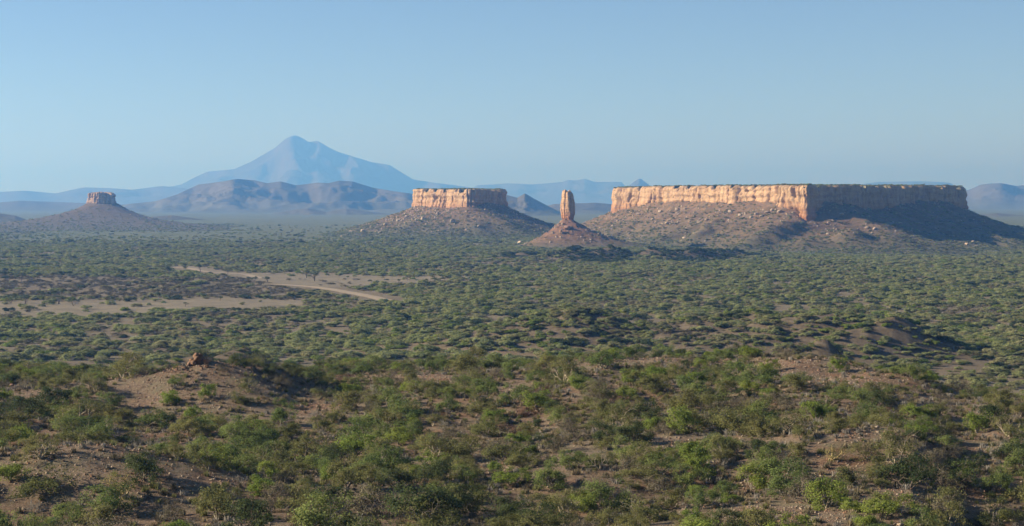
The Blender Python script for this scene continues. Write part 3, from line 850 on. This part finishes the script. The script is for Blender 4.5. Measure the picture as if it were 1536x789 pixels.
# plants one can single out in the photograph: kind, px, row of the foot, width in px, own label
for row in [
    ('yellow', 186, 748, 70, 'squat tree with stout yellow stems below the gravel mound'), ('olive', 68, 742, 92, 'broad olive shrub low on the bare gravel mound'), ('dark', 215, 722, 78, 'dense dark green shrub on the shoulder of the gravel mound'),
    ('bright', 390, 740, 56, 'small vivid yellow-green shrub below the dark shrub of the gravel mound'), ('olive', 325, 778, 96), ('pale', 312, 705, 60, 'crooked pale-branched tree under bright green leaves past the gravel mound'),
    ('bright', 318, 700, 50), ('pale', 848, 783, 84, 'thick pale-trunked tree with a wide crown beside the gravelly bare patch'), ('pale', 1345, 702, 90, 'pale forked tree with a thin grey crown on bare soil'), ('pale', 902, 706, 50, 'slim white-stemmed tree under a green dome'),
    ('green', 900, 700, 44), ('pale', 1300, 690, 56), ('yellow', 1250, 690, 46), ('umbrella', 1243, 611, 50, 'flat-topped umbrella tree with one dark trunk below the ridge'), ('bright', 983, 647, 36, 'small vivid green bush among olive shrubs on the slope'),
    ('bright', 1330, 775, 80, 'round vivid green bush above pale stones'), ('bright', 1045, 745, 34), ('bright', 620, 715, 40), ('bright', 655, 705, 44), ('green', 700, 725, 60), ('bright', 765, 728, 56), ('bright', 15, 722, 60),
    ('silver', 205, 675, 36), ('silver', 228, 672, 30), ('silver', 238, 763, 26), ('silver', 360, 725, 28), ('silver', 1490, 690, 34), ('silver', 1380, 640, 32), ('silver', 470, 770, 36), ('silver', 110, 770, 30),
    ('green', 170, 612, 46), ('bright', 258, 608, 38, 'bright green shrub at the foot of the rocky knoll'), ('bright', 312, 596, 34, 'bright green shrub halfway up the rocky knoll'), ('dark', 365, 549, 30, 'dark round bush on the crest of the rocky knoll'), ('dark', 300, 534, 26),
    ('dark', 400, 560, 30), ('brown', 420, 580, 44), ('olive', 360, 605, 40), ('brown', 330, 556, 26), ('green', 120, 600, 36), ('rust', 815, 592, 30), ('rust', 925, 606, 28), ('rust', 1325, 620, 30), ('rust', 1075, 740, 36), ('rust', 1020, 603, 24),
    ('olive', 700, 556, 62, 'wide olive shrub on the saddle of the ridge'), ('olive', 830, 572, 36), ('green', 905, 553, 60, 'broad green shrub beside the bare red patch on the ridge'), ('bright', 985, 572, 46), ('dark', 1026, 556, 28), ('bright', 1050, 552, 32),
    ('bright', 920, 538, 30), ('bright', 1000, 536, 36), ('bright', 1125, 537, 34, 'rounded green bush on the skyline of the ridge'), ('bright', 1152, 558, 38), ('green', 1195, 580, 42), ('bright', 1258, 558, 34), ('olive', 1085, 588, 44),
    ('brown', 985, 740, 60), ('dark', 830, 620, 46), ('olive', 700, 770, 90), ('brown', 570, 775, 110), ('dark', 640, 785, 100), ('olive', 520, 735, 80), ('dark', 500, 700, 76), ('olive', 455, 770, 80),
    ('olive', 1090, 685, 66, 'large grey-olive shrub beside a bare strip of soil'), ('green', 1020, 690, 46), ('olive', 950, 660, 60), ('bright', 1465, 650, 52), ('bright', 1378, 652, 44), ('green', 1310, 632, 46), ('dark', 1480, 640, 60), ('dark', 1440, 720, 70),
    ('dark', 1520, 690, 80), ('brown', 1400, 700, 56), ('green', 1500, 740, 60), ('olive', 1200, 660, 50), ('green', 1160, 680, 36), ('pale', 1420, 662, 46), ('olive', 1260, 648, 50), ('olive', 1420, 770, 80), ('olive', 1500, 785, 80), ('green', 1180, 745, 60), ('olive', 1250, 745, 60),
    ('pale', 855, 640, 34), ('pale', 880, 610, 34), ('silver', 875, 600, 14), ('pale', 695, 700, 40), ('pale', 650, 640, 40), ('pale', 480, 600, 38), ('pale', 590, 640, 36), ('pale', 740, 645, 40), ('pale', 1120, 545, 24), ('pale', 60, 690, 56), ('pale', 260, 690, 40),
    ('olive', 100, 665, 56), ('green', 150, 660, 60), ('bright', 30, 668, 56), ('olive', 300, 655, 56), ('green', 350, 660, 60), ('bright', 290, 630, 36), ('green', 220, 640, 50), ('dark', 30, 628, 66), ('dark', 80, 618, 60), ('dark', 140, 625, 50), ('olive', 30, 570, 40), ('green', 260, 580, 36),
]:
    plant_px(*row)

# the rest of the foreground shrubs, spread over the slopes
BARE = [(125, 698, 150, 44), (60, 712, 90, 34), (285, 580, 100, 42), (375, 575, 40, 14), (955, 546, 62, 10), (560, 565, 60, 6), (1180, 548, 110, 14), (1270, 570, 80, 12), (1290, 655, 46, 10), (1380, 745, 80, 12), (1190, 772, 110, 16), (1290, 700, 70, 16),
        (490, 664, 46, 9), (720, 700, 50, 10), (1010, 664, 70, 8), (470, 612, 40, 6), (640, 568, 50, 8), (840, 640, 60, 6), (1110, 730, 60, 7), (780, 585, 50, 6), (300, 720, 50, 10)]
def to_px(x, y, z):
    d = np.stack([x, y, z - CAMZ], -1)
    f_ = d[..., 1] * math.cos(PITCH) - d[..., 2] * math.sin(PITCH); u_ = d[..., 1] * math.sin(PITCH) + d[..., 2] * math.cos(PITCH)
    return CX + F * d[..., 0] / f_, CY - F * u_ / f_
def bare_at(px, py):
    b = np.zeros_like(px)
    for (a, c, rx, ry) in BARE: b = np.maximum(b, np.exp(-(((px - a) / rx) ** 2 + ((py - c) / ry) ** 2) ** 1.5))
    return b
def dart(n_try, ymin, ymax, half, rad, taken):
    cell = {}
    def key(x, y): return (int(x // 4), int(y // 4))
    for (x, y, r) in taken: cell.setdefault(key(x, y), []).append((x, y, r))
    Y = np.sqrt(RNG.uniform(ymin ** 2, ymax ** 2, n_try)); X = RNG.uniform(-half, half, n_try) * Y
    out_ = []
    for x, y in zip(X, Y):
        k = key(x, y); ok = True
        r = rad * RNG.uniform(0.6, 1.2)
        for i in (-1, 0, 1):
            for j in (-1, 0, 1):
                for (a, b, q) in cell.get((k[0] + i, k[1] + j), ()):
                    if (a - x) ** 2 + (b - y) ** 2 < (0.74 * (q + r)) ** 2: ok = False
        if ok: cell.setdefault(k, []).append((x, y, r)); out_.append((x, y, r))
    return out_
cand = dart(6000, 118, 285, 0.30, 1.68, PLACED)
cand = np.array(cand)
cz = terrain(cand[:, 0], cand[:, 1])
cpx, cpy = to_px(cand[:, 0], cand[:, 1], cz)
keep = (RNG.uniform(0, 1, len(cand)) > bare_at(cpx, cpy) * 1.15) & (cpx > -70) & (cpx < 1606) & (cpy < 850)
keep &= RNG.uniform(0, 1, len(cand)) < 0.70 + 0.6 * noise(cand[:, 0] / 14, cand[:, 1] / 14, seed=55)
cand, cz, cpx, cpy = cand[keep], cz[keep], cpx[keep], cpy[keep]
patch = noise(cand[:, 0] / 22, cand[:, 1] / 22, seed=56)
order = np.argsort(cand[:, 1])
LIM = {'olive': 285, 'green': 280, 'bright': 150, 'dark': 150, 'brown': 150, 'silver': 60, 'pale': 24, 'rust': 20}
cnt = {}
for i in order:
    w = np.array([0.46, 0.20, 0.09, 0.08, 0.14, 0.05, 0.04, 0.01]); ks = ['olive', 'green', 'bright', 'dark', 'brown', 'silver', 'pale', 'rust']
    if patch[i] > 0.15: w = w * np.array([1, 1.5, 2.2, 0.7, 0.5, 0.6, 1, 1])
    if patch[i] < -0.2: w = w * np.array([1, 0.5, 0.3, 1.5, 2.2, 1.6, 1, 2])
    kd = ks[int(RNG.choice(len(ks), p=w / w.sum()))]
    s = float(RNG.uniform(0.48, 1.1)) * (cand[i, 2] / 1.55) ** 0.6
    if cnt.get(kd, 0) >= LIM[kd]: kd = next((q for q in RNG.permutation(['olive', 'green', 'green', 'brown', 'dark', 'bright']) if cnt.get(str(q), 0) < LIM[str(q)]), None); kd = kd and str(kd)
    if kd is None: continue
    if cand[i, 1] > crest_d(cand[i, 0], cand[i, 1]) - 30: s *= 0.85
    cnt[kd] = cnt.get(kd, 0) + 1
    plant(kd, cand[i, 0], cand[i, 1], cz[i] - 0.05, s)
print('individual shrubs', cnt, 'placed', len(PLACED))

# single trees on the open ground of the plain
for (px, py, hpx) in [(254, 411, 13), (277, 406, 10), (301, 408, 13), (342, 412, 13), (373, 422, 7), (382, 424, 10), (401, 423, 11), (472, 422, 15), (460, 417, 12), (611, 421, 10), (598, 424, 6), (652, 423, 8), (640, 424, 6),
                      (16, 455, 18), (38, 456, 16), (88, 456, 15), (110, 459, 13), (48, 462, 5), (244, 466, 7), (278, 460, 8), (32, 424, 15), (6, 424, 13), (130, 412, 9), (182, 412, 11), (204, 410, 9), (60, 447, 14), (160, 452, 10), (240, 448, 12), (430, 410, 7), (520, 409, 6), (330, 452, 9)]:
    x, y, z = hit(px, py, 600)
    t_ = plant('acacia', x, y, z - 0.1, hpx * y / F / KIND['acacia'][0])
    big_ = 'tall ' if hpx * y / F > 5.5 else 'low '
    t_['label'] = big_ + ('dark acacia beside the bare grey strip on the plain' if py > 440 else 'dark acacia by the sandy track before the clearing' if px < 320 else 'dark acacia standing in the pale open clearing')
    t_['group'] = 'acacias on the plain, ' + t_['label'].split('acacia ')[1] + ', ' + big_.strip()
x, y, z = hit(17, 477, 600); plant('brown', x, y, z, 2.2, 'dry brown thorn tree at the near edge of the bare strip')

# ------------------------------------------------------------------ the uncountable scrub of the plain (one mass per kind of cover)
def far_protos(cname, kinds, far=True):
    c = bpy.data.collections.new(cname)
    n = 0
    for kd in kinds:
        for bv, bf, lvv in build_protos(kd, 2 if len(kinds) > 2 else 3, far=far):
            V = np.concatenate([bv, lvv[0]]) if lvv else bv
            Fc = np.concatenate([bf if bf.shape[1] == 4 else bf, lvv[1] + len(bv)]) if lvv else bf
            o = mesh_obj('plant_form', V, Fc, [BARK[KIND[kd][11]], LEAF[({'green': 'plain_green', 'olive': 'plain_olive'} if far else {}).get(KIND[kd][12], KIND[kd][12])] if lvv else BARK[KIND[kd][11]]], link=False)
            mi = np.zeros(len(Fc), np.int32); mi[len(bf):] = 1
            o.data.polygons.foreach_set('material_index', mi)
            c.objects.link(o); n += 1
    return c, n

def scatter(name, pts, rot, scl, idx, coll, label, cat):
    me = bpy.data.meshes.new(name)
    me.vertices.add(len(pts)); me.vertices.foreach_set('co', np.asarray(pts, np.float32).ravel())
    for nm, ty, val in (('rot', 'FLOAT_VECTOR', rot), ('scl', 'FLOAT_VECTOR', scl)):
        a = me.attributes.new(nm, ty, 'POINT'); a.data.foreach_set('vector', np.asarray(val, np.float32).ravel())
    a = me.attributes.new('idx', 'INT', 'POINT'); a.data.foreach_set('value', np.asarray(idx, np.int32))
    o = bpy.data.objects.new(name, me); COL.objects.link(o)
    ng = bpy.data.node_groups.new(name, 'GeometryNodeTree')
    ng.interface.new_socket('Geometry', in_out='INPUT', socket_type='NodeSocketGeometry'); ng.interface.new_socket('Geometry', in_out='OUTPUT', socket_type='NodeSocketGeometry')
    gi, go = ng.nodes.new('NodeGroupInput'), ng.nodes.new('NodeGroupOutput')
    ci = ng.nodes.new('GeometryNodeCollectionInfo'); ci.inputs[0].default_value = coll; ci.inputs['Separate Children'].default_value = True; ci.inputs['Reset Children'].default_value = True
    ip = ng.nodes.new('GeometryNodeInstanceOnPoints'); ip.inputs['Pick Instance'].default_value = True
    def na(nm, ty):
        n = ng.nodes.new('GeometryNodeInputNamedAttribute'); n.data_type = ty; n.inputs[0].default_value = nm
        return next(s for s in n.outputs if s.enabled and s.name == 'Attribute')
    e2r = ng.nodes.new('FunctionNodeEulerToRotation')
    lk = ng.links.new
    lk(gi.outputs[0], ip.inputs['Points']); lk(ci.outputs[0], ip.inputs['Instance']); lk(na('idx', 'INT'), ip.inputs['Instance Index'])
    lk(na('rot', 'FLOAT_VECTOR'), e2r.inputs[0]); lk(e2r.outputs[0], ip.inputs['Rotation']); lk(na('scl', 'FLOAT_VECTOR'), ip.inputs['Scale'])
    lk(ip.outputs[0], go.inputs[0])
    md = o.modifiers.new('instances', 'NODES'); md.node_group = ng
    tag(o, label, cat, kind='stuff')
    return o

P = []                                           # x, y, z, size
half = 0.315
bands = [(250, 640, 0.045, 1.1), (640, 1000, 0.046, 1.4), (1000, 1500, 0.042, 1.4), (1500, 2300, 0.036, 1.4), (2300, 2900, 0.020, 1.5), (2900, 4000, 0.006, 1.5)]
for (y0, y1, den, sz) in bands:
    n = int(den * half * (y1 ** 2 - y0 ** 2))
    Y = np.sqrt(RNG.uniform(y0 ** 2, y1 ** 2, n)); X = RNG.uniform(-half, half, n) * Y
    ok = Y > crest_d(X, Y) + 6
    p_, r_ = masks(X, Y)
    keepp = 1 - 0.955 * p_ - 0.93 * r_
    for C in ROADS:
        near_ = (np.abs(X - C[:, 0].mean()) < 160) & (np.abs(Y - C[:, 1].mean()) < 260)
        ii = np.nonzero(near_)[0]
        if len(ii):
            dmin = np.min(np.hypot(X[ii][:, None] - C[None, ::3, 0], Y[ii][:, None] - C[None, ::3, 1]), 1)
            keepp[ii] = np.where(dmin < 15, 0, keepp[ii])
    dens = 0.80 + 0.6 * noise(X / 70, Y / 110, seed=61) + 0.6 * noise(X / 20, Y / 30, seed=62)
    b = np.zeros(n)
    for (bx_, by_, h, rx, ry, a, sh) in _BW:
        dx, dy = X - bx_, Y - by_
        if Y.max() < by_ - 150 or Y.min() > by_ + 150: continue
        u = (dx * math.cos(a) + dy * math.sin(a)) / rx; v = (-dx * math.sin(a) + dy * math.cos(a)) / ry
        b = np.maximum(b, np.exp(-(u * u + v * v)))
    keepp = keepp * np.clip(np.maximum(dens, 0.9 * (b > 0.15)), 0.1, 1) * (1 - 0.12 * b * (Y < 1200))
    ppx = CX + F * X / Y
    keepp = keepp * (1 - 0.88 * sstep(2350, 2600, Y) * sstep(620, 520, ppx))
    ok &= RNG.uniform(0, 1, n) < keepp
    X, Y = X[ok], Y[ok]; b = b[ok]
    P.append(np.column_stack([X, Y, terrain(X, Y, False) - 0.08, sz * (0.4 + 0.75 * RNG.random(len(X)) ** 1.3) * (1 - 0.25 * b * (Y < 1200))]))
for (bx_, by_, h, rx, ry, a, sh) in _BW:             # the rises carry low scrub of their own
    if not 400 < by_ < 1200: continue
    n = int(rx * ry * 4 * (0.03 if by_ > 600 else 0.06)); u, v = RNG.normal(0, 0.75, n) * rx, RNG.normal(0, 0.75, n) * ry
    X, Y = bx_ + u * math.cos(a) - v * math.sin(a), by_ + u * math.sin(a) + v * math.cos(a)
    P.append(np.column_stack([X, Y, terrain(X, Y, False) - 0.08, RNG.uniform(0.45, 1.0, n)]))
P = np.concatenate(P)
# scrub on the slopes and tops of the mesas
dg = bpy.context.evaluated_depsgraph_get()
for (o, den, sz) in SURF:
    me = o.data; nv = len(me.vertices); co = np.empty(nv * 3, np.float32); me.vertices.foreach_get('co', co); co = co.reshape(-1, 3)
    me.calc_loop_triangles()
    tr = np.empty(len(me.loop_triangles) * 3, np.int32); me.loop_triangles.foreach_get('vertices', tr); tr = tr.reshape(-1, 3)
    a, b, c = co[tr[:, 0]], co[tr[:, 1]], co[tr[:, 2]]
    area = np.linalg.norm(np.cross(b - a, c - a), axis=1) / 2
    n = int(area.sum() * den)
    k = RNG.choice(len(tr), n, p=area / area.sum())
    u, v = RNG.uniform(0, 1, n), RNG.uniform(0, 1, n); sw = u + v > 1; u[sw], v[sw] = 1 - u[sw], 1 - v[sw]
    q = a[k] + (b[k] - a[k]) * u[:, None] + (c[k] - a[k]) * v[:, None]
    cvv = np.empty(nv, np.float32); me.attributes['cover'].data.foreach_get('value', cvv)
    ok = (noise(q[:, 0] / 20, q[:, 1] / 20, seed=71) + 0.15 + 1.0 * cvv[tr[k, 0]] > RNG.uniform(-0.2, 1, n)) & (q[:, 2] > terrain(q[:, 0].astype(float), q[:, 1].astype(float), False) - 1.0)
    q = q[ok]
    P = np.concatenate([P, np.column_stack([q, sz * RNG.uniform(0.5, 1.2, len(q))])])
n = len(P)
mixn = noise(P[:, 0] / 90, P[:, 1] / 130, seed=81) + 0.5 * noise(P[:, 0] / 25, P[:, 1] / 35, seed=82) + RNG.normal(0, 0.32, n)
# the grey thorn belt beside the bare strips
row = HY + CAMZ * F / P[:, 1]; colm = CX + F * P[:, 0] / P[:, 1]
belt = sstep(412, 420, row) * sstep(452, 444, row) * sstep(620, 480, colm) + 0.7 * sstep(470, 480, row) * sstep(510, 495, row) * sstep(1400, 1250, colm) * sstep(650, 800, colm)
mixn = mixn - 1.1 * belt + 0.16
which = np.where(mixn > 0.05, 0, np.where(mixn > -0.38, 1, 2))
for (bx_, by_, h, rx, ry, a, sh) in _BW:
    if by_ < 1500: continue
    dx, dy = P[:, 0] - bx_, P[:, 1] - by_
    u = (dx * math.cos(a) + dy * math.sin(a)) / rx; v = (-dx * math.sin(a) + dy * math.cos(a)) / ry
    which = np.where((u * u + v * v < 1.6) & (v < 0.25), 3, which)  # dark leaves on the near faces stand in for their shade
for (ex, ey, ew, eh) in SHADE_ZONES:
    which = np.where(((colm - ex) / ew) ** 2 + ((row - ey) / eh) ** 2 < 1 + 0.5 * noise(P[:, 0] / 18, P[:, 1] / 30, seed=84), 3, which)  # the same ridge shade carried on by dark leaf colour
which = np.where(P[:, 1] < 520, 4, which)
rot = np.column_stack([RNG.normal(0, 0.06, n), RNG.normal(0, 0.06, n), RNG.uniform(0, 6.28, n)])
scl = P[:, 3:4] * np.column_stack([RNG.uniform(0.85, 1.5, n)] * 2 + [RNG.uniform(0.42, 0.75, n)])
for w, (nm, kinds, label) in enumerate([('green_scrub', ['green', 'green', 'bright', 'olive'], 'dense green scrub covering the plain'), ('olive_scrub', ['olive', 'olive', 'green', 'dark'], 'olive and dark scrub scattered over the plain and the mesa slopes'),
                                         ('thorn_scrub', ['brown', 'brown', 'silver'], 'grey-brown leafless thorn scrub on the plain'), ('shade_scrub', ['dark', 'dark'], 'dark scrub whose colour stands in for shade on the low ridges before the finger rock'), ('slope_scrub', ['olive', 'olive', 'green', 'bright', 'brown', 'dark'], 'mixed scrub on the back slope where the hills drop to the plain')]):
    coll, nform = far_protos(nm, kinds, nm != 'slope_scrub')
    k = which == w
    scatter(nm, P[k, :3], rot[k], scl[k], RNG.integers(0, nform, k.sum()), coll, label, 'scrub')
    print(nm, k.sum())

# ------------------------------------------------------------------ stones
def rock_mesh(seed, flat=0.7, sub=2, angular=0.35):
    import bmesh
    bm = bmesh.new(); bmesh.ops.create_icosphere(bm, subdivisions=sub, radius=1)
    rng = np.random.default_rng(seed); off = rng.uniform(0, 50, 3)
    v = np.array([p.co[:] for p in bm.verts])
    for _ in range(6):                            # cut facets
        nrm = rng.normal(0, 1, 3); nrm /= np.linalg.norm(nrm); h = rng.uniform(0.45, 0.8)
        d = v @ nrm; v = v - np.maximum(d - h, 0)[:, None] * nrm
    v = v * (1 + angular * noise(v[:, 0] * 1.3 + off[0], v[:, 1] * 1.3 + off[1], v[:, 2] * 1.3 + off[2]))[:, None]
    v[:, 2] *= flat
    f = np.array([[q.index for q in p.verts] for p in bm.faces]); bm.free()
    return v, f
rocks = [make_mesh('boulder', *rock_mesh(s, 0.75), M['boulder']) for s in range(6)]
redr = [make_mesh('rock', *rock_mesh(40 + s, 0.8, 2, 0.5), M['redrock']) for s in range(5)]
from mathutils.bvhtree import BVHTree
slopes = []
for (o, _, _) in SURF:
    me = o.data
    slopes.append(BVHTree.FromPolygons([v.co for v in me.vertices], [p.vertices for p in me.polygons]))
def slope_hit(px, py):
    d = Vector(ray(px, py)).normalized(); best = None
    for t in slopes:
        loc, nrm, i, dist_ = t.ray_cast(Vector((0, 0, CAMZ)), d)
        if loc and (best is None or dist_ < best[1]): best = (loc, dist_)
    x, y, z = hit(px, py, 300.0)
    if best is None or best[0].y > y + 5: return x, y, z
    return best[0].x, best[0].y, best[0].z
def boulder(px, py, wpx, hpx, label, group=None, mats=rocks):
    x, y, z = slope_hit(px, py)
    o = bpy.data.objects.new('boulder', mats[int(RNG.integers(len(mats)))]); COL.objects.link(o)
    w, h = wpx * y / F / 2 * 1.15, hpx * y / F / 2 * 1.5
    o.location = (x, y, z + h * 0.35); o.scale = (w, w * RNG.uniform(0.8, 1.2), h); o.rotation_euler = (RNG.normal(0, 0.12), RNG.normal(0, 0.12), RNG.uniform(0, 6.28))
    tag(o, label, 'boulder', group); return o
boulder(544, 347, 7, 5, 'big pale boulder at the outer foot of the short mesa slope')
boulder(513, 355, 5, 2.5, 'flat pale boulder out on the plain before the short mesa')
boulder(679, 334, 9, 7, 'dark square boulder halfway down the short mesa slope')
boulder(634, 329, 6, 6, 'upright boulder on the short mesa slope below the cliff')
boulder(657, 322, 5, 5, 'small boulder close under the short mesa cliff')
boulder(841, 349, 5, 6, 'ochre block standing on the rubble cone of the finger rock', mats=redr)
boulder(851, 344, 10, 7, 'jagged ochre outcrop on the rubble cone below the finger rock', mats=redr)
boulder(841, 357, 3, 5, 'thin pale stump of rock low on the rubble cone')
boulder(780, 366, 9, 6, 'pale knobbly outcrop in the scrub before the finger rock')
boulder(802, 347, 3, 2.5, 'small white stone between the short mesa and the finger rock')
boulder(1027, 358, 9, 4, 'flat pale boulder low on the sunlit slope of the long mesa')
for px, py in [(1010, 310), (1016, 315), (1028, 314), (1040, 309), (1057, 307), (1095, 318), (1110, 324), (1118, 322), (1126, 327), (1134, 322), (1142, 325), (1150, 319), (1158, 316), (960, 322), (980, 330), (990, 318), (1000, 336), (1060, 330), (1078, 312), (1170, 318)]:
    boulder(px, py, RNG.uniform(4, 8), RNG.uniform(3, 5.5), 'boulder strewn on the sunlit talus of the long mesa', 'boulders on the sunlit talus')
for px, py in [(1262, 322), (1273, 311), (1282, 318), (1350, 336), (1379, 336), (1300, 342), (1312, 344), (1440, 332), (1460, 364), (1450, 367), (1242, 352)]:
    boulder(px, py, RNG.uniform(4, 7), RNG.uniform(3, 5), 'boulder lying on the shaded talus of the long mesa', 'boulders on the shaded talus')
for px, py in [(578, 338), (597, 332), (574, 343), (610, 326), (608, 322), (700, 345), (718, 340), (690, 362), (708, 360)]:
    boulder(px, py, RNG.uniform(3, 6), RNG.uniform(2.5, 4.5), 'boulder strewn on the talus of the short mesa', 'boulders on the short mesa talus')

# red rock outcrop crowning the knoll
kx, ky, kz = hit(297, 546)
knob = tag(empty('rock_outcrop', (kx, ky, kz)), 'jumble of orange rocks crowning the little knoll', 'rock outcrop')
for i in range(26):
    c = bpy.data.objects.new('rock', redr[i % 5]); COL.objects.link(c); c.parent = knob
    r = RNG.uniform(0.18, 0.5); t = i / 26
    c.location = (RNG.normal(0, 0.55) * (1.4 - t), RNG.normal(0, 0.4), -0.1 + 1.25 * t * RNG.uniform(0.6, 1.0)); c.scale = (r, r * RNG.uniform(0.7, 1.2), r * RNG.uniform(0.7, 1.5)); c.rotation_euler = RNG.uniform(-0.6, 0.6, 3)
for (px, py, n, sx, sy, label, mt) in [(1180, 648, 16, 1.6, 0.6, 'pale stones heaped on the hill shoulder', rocks), (275, 556, 16, 2.2, 0.9, 'dark red rocks tumbling down the knoll flank', redr), (1330, 648, 20, 2.6, 0.8, 'grey stones bared along the hill shoulder', rocks), (30, 580, 12, 3.0, 0.6, 'reddish stones on the bare bank', redr), (1330, 788, 14, 3.0, 0.5, 'pale ledge of broken stones under the vivid green bush', rocks)]:
    x, y, z = hit(px, py)
    grp = tag(empty('rock_outcrop', (x, y, z)), label, 'rock outcrop')
    for i in range(n):
        c = bpy.data.objects.new('rock', mt[i % 5]); COL.objects.link(c); c.parent = grp
        dx, dy = RNG.normal(0, sx), RNG.normal(0, sy); r = RNG.uniform(0.12, 0.38)
        c.location = (dx, dy, T(x + dx, y + dy) - z + r * 0.15); c.scale = (r, r * RNG.uniform(0.7, 1.3), r * RNG.uniform(0.6, 1.1)); c.rotation_euler = RNG.uniform(-0.5, 0.5, 3)

def rubble_field():
    coll = bpy.data.collections.new('rubble_blocks')
    for k_ in range(4):
        v, f = rock_mesh(120 + k_, 0.8, 1, 0.5)
        coll.objects.link(mesh_obj('block_form', v, f, M['boulder'], link=False))
    Q = []
    for (o, den, sz) in SURF:
        if o.name.startswith('summit'): continue
        few = 0.12 if o.name.startswith('rubble_cone') else 1.0
        me = o.data; nv = len(me.vertices); co = np.empty(nv * 3, np.float32); me.vertices.foreach_get('co', co); co = co.reshape(-1, 3)
        cvv = np.empty(nv, np.float32); me.attributes['cover'].data.foreach_get('value', cvv)
        k = RNG.integers(0, nv, 26000)
        q = co[k] + RNG.normal(0, 0.8, (len(k), 3)) * [1, 1, 0]
        ok = (RNG.uniform(0, 1, len(k)) < few * (1 - cvv[k]) * np.clip(0.35 + 1.0 * noise(q[:, 0] / 25, q[:, 1] / 25, seed=95), 0, 1)) & (q[:, 2] > 2)
        Q.append(q[ok])
    Q = np.concatenate(Q); n = len(Q)
    sc_ = 0.3 + 1.7 * RNG.random(n) ** 4
    scatter('rubble', Q, RNG.uniform(-0.5, 6.28, (n, 3)), np.column_stack([sc_, sc_, sc_]), RNG.integers(0, 4, n), coll, 'fallen blocks littering the slopes below the cliffs', 'rubble')
rubble_field()

def stone_field():
    coll = bpy.data.collections.new('loose_stones')
    for s in range(4):
        v, f = rock_mesh(80 + s, 0.65, 1, 0.5)
        coll.objects.link(mesh_obj('stone_form', v, f, M['redrock'] if s < 2 else M['boulder'], link=False))
    n = 150000
    Y = np.sqrt(RNG.uniform(115 ** 2, 285 ** 2, n)); X = RNG.uniform(-0.29, 0.29, n) * Y
    Z = terrain(X, Y); px, py = to_px(X, Y, Z)
    k = RNG.uniform(0, 1, n) < np.clip(0.10 + 1.2 * bare_at(px, py) + 0.35 * noise(X / 9, Y / 9, seed=91), 0, 1)
    X, Y, Z = X[k], Y[k], Z[k]; n = len(X)
    s = 0.05 + 0.13 * RNG.random(n) ** 3
    scatter('gravel', np.column_stack([X, Y, Z]), RNG.uniform(-0.5, 6.28, (n, 3)), np.column_stack([s, s, s]), RNG.integers(0, 4, n), coll, 'loose reddish and pale stones littering the bare soil', 'gravel')
    # low dry tufts
    coll = bpy.data.collections.new('dry_tufts')
    for v in range(4):
        rng = np.random.default_rng(300 + v); m = 60
        az, tl = rng.uniform(0, 6.28, m), np.abs(rng.normal(0, 0.6, m)); L = rng.uniform(0.5, 1, m)
        b0 = np.column_stack([rng.normal(0, 0.18, m), rng.normal(0, 0.18, m), np.full(m, -0.03)])
        tip = b0 + np.column_stack([np.sin(tl) * np.cos(az), np.sin(tl) * np.sin(az), np.cos(tl)]) * L[:, None]
        side = np.column_stack([-np.sin(az), np.cos(az), 0 * az]) * 0.05
        V = np.stack([b0 - side, b0 + side, tip + side * 0.3, tip - side * 0.3], 1).reshape(-1, 3)
        coll.objects.link(mesh_obj('tuft_form', V, np.arange(m * 4).reshape(-1, 4), [LEAF['brown'], BARK['silver'], LEAF['olive'], LEAF['straw']][v], link=False))
    n = 42000
    Y = np.sqrt(RNG.uniform(115 ** 2, 300 ** 2, n)); X = RNG.uniform(-0.29, 0.29, n) * Y
    Z = terrain(X, Y); px, py = to_px(X, Y, Z)
    k = RNG.uniform(0, 1, n) < np.clip(0.42 - 0.38 * bare_at(px, py) + 0.6 * noise(X / 7, Y / 7, seed=93), 0.03, 1)
    X, Y, Z = X[k], Y[k], Z[k]; n = len(X)
    s = RNG.uniform(0.25, 0.75, n)
    scatter('dry_grass', np.column_stack([X, Y, Z]), np.column_stack([0 * s, 0 * s, RNG.uniform(0, 6.28, n)]), np.column_stack([s, s, s * 0.8]), RNG.integers(0, 4, n), coll, 'low dry tufts of grass and dwarf shrub between the bushes', 'dry grass')
LEAF['straw'] = leaf_material('straw_tufts', (0.24, 0.19, 0.11), (0.32, 0.26, 0.16), 0.2)
stone_field()

# ------------------------------------------------------------------ haze
hv = np.array([(x, y, z) for z in (-24, 900) for (x, y) in ((-56000, -50000), (56000, -50000), (56000, 56000), (-56000, 56000))], float)
hz = mesh_obj('haze', hv, [[3, 2, 1, 0], [4, 5, 6, 7], [0, 1, 5, 4], [1, 2, 6, 5], [2, 3, 7, 6], [3, 0, 4, 7]], [])
hm = bpy.data.materials.new('thin_haze'); hm.use_nodes = True
nt = hm.node_tree
for n_ in list(nt.nodes): nt.nodes.remove(n_)
out_ = nt.nodes.new('ShaderNodeOutputMaterial'); pvn = nt.nodes.new('ShaderNodeVolumePrincipled')
pvn.inputs['Color'].default_value = (*HAZE_COLOR, 1); pvn.inputs['Absorption Color'].default_value = (*HAZE_ABSORB, 1); pvn.inputs['Density'].default_value = HAZE_DENSITY; pvn.inputs['Anisotropy'].default_value = 0.35
nt.links.new(pvn.outputs[0], out_.inputs['Volume'])
hz.data.materials.append(hm)
tag(hz, 'thin blue haze filling the air over the plain', 'haze', kind='stuff')
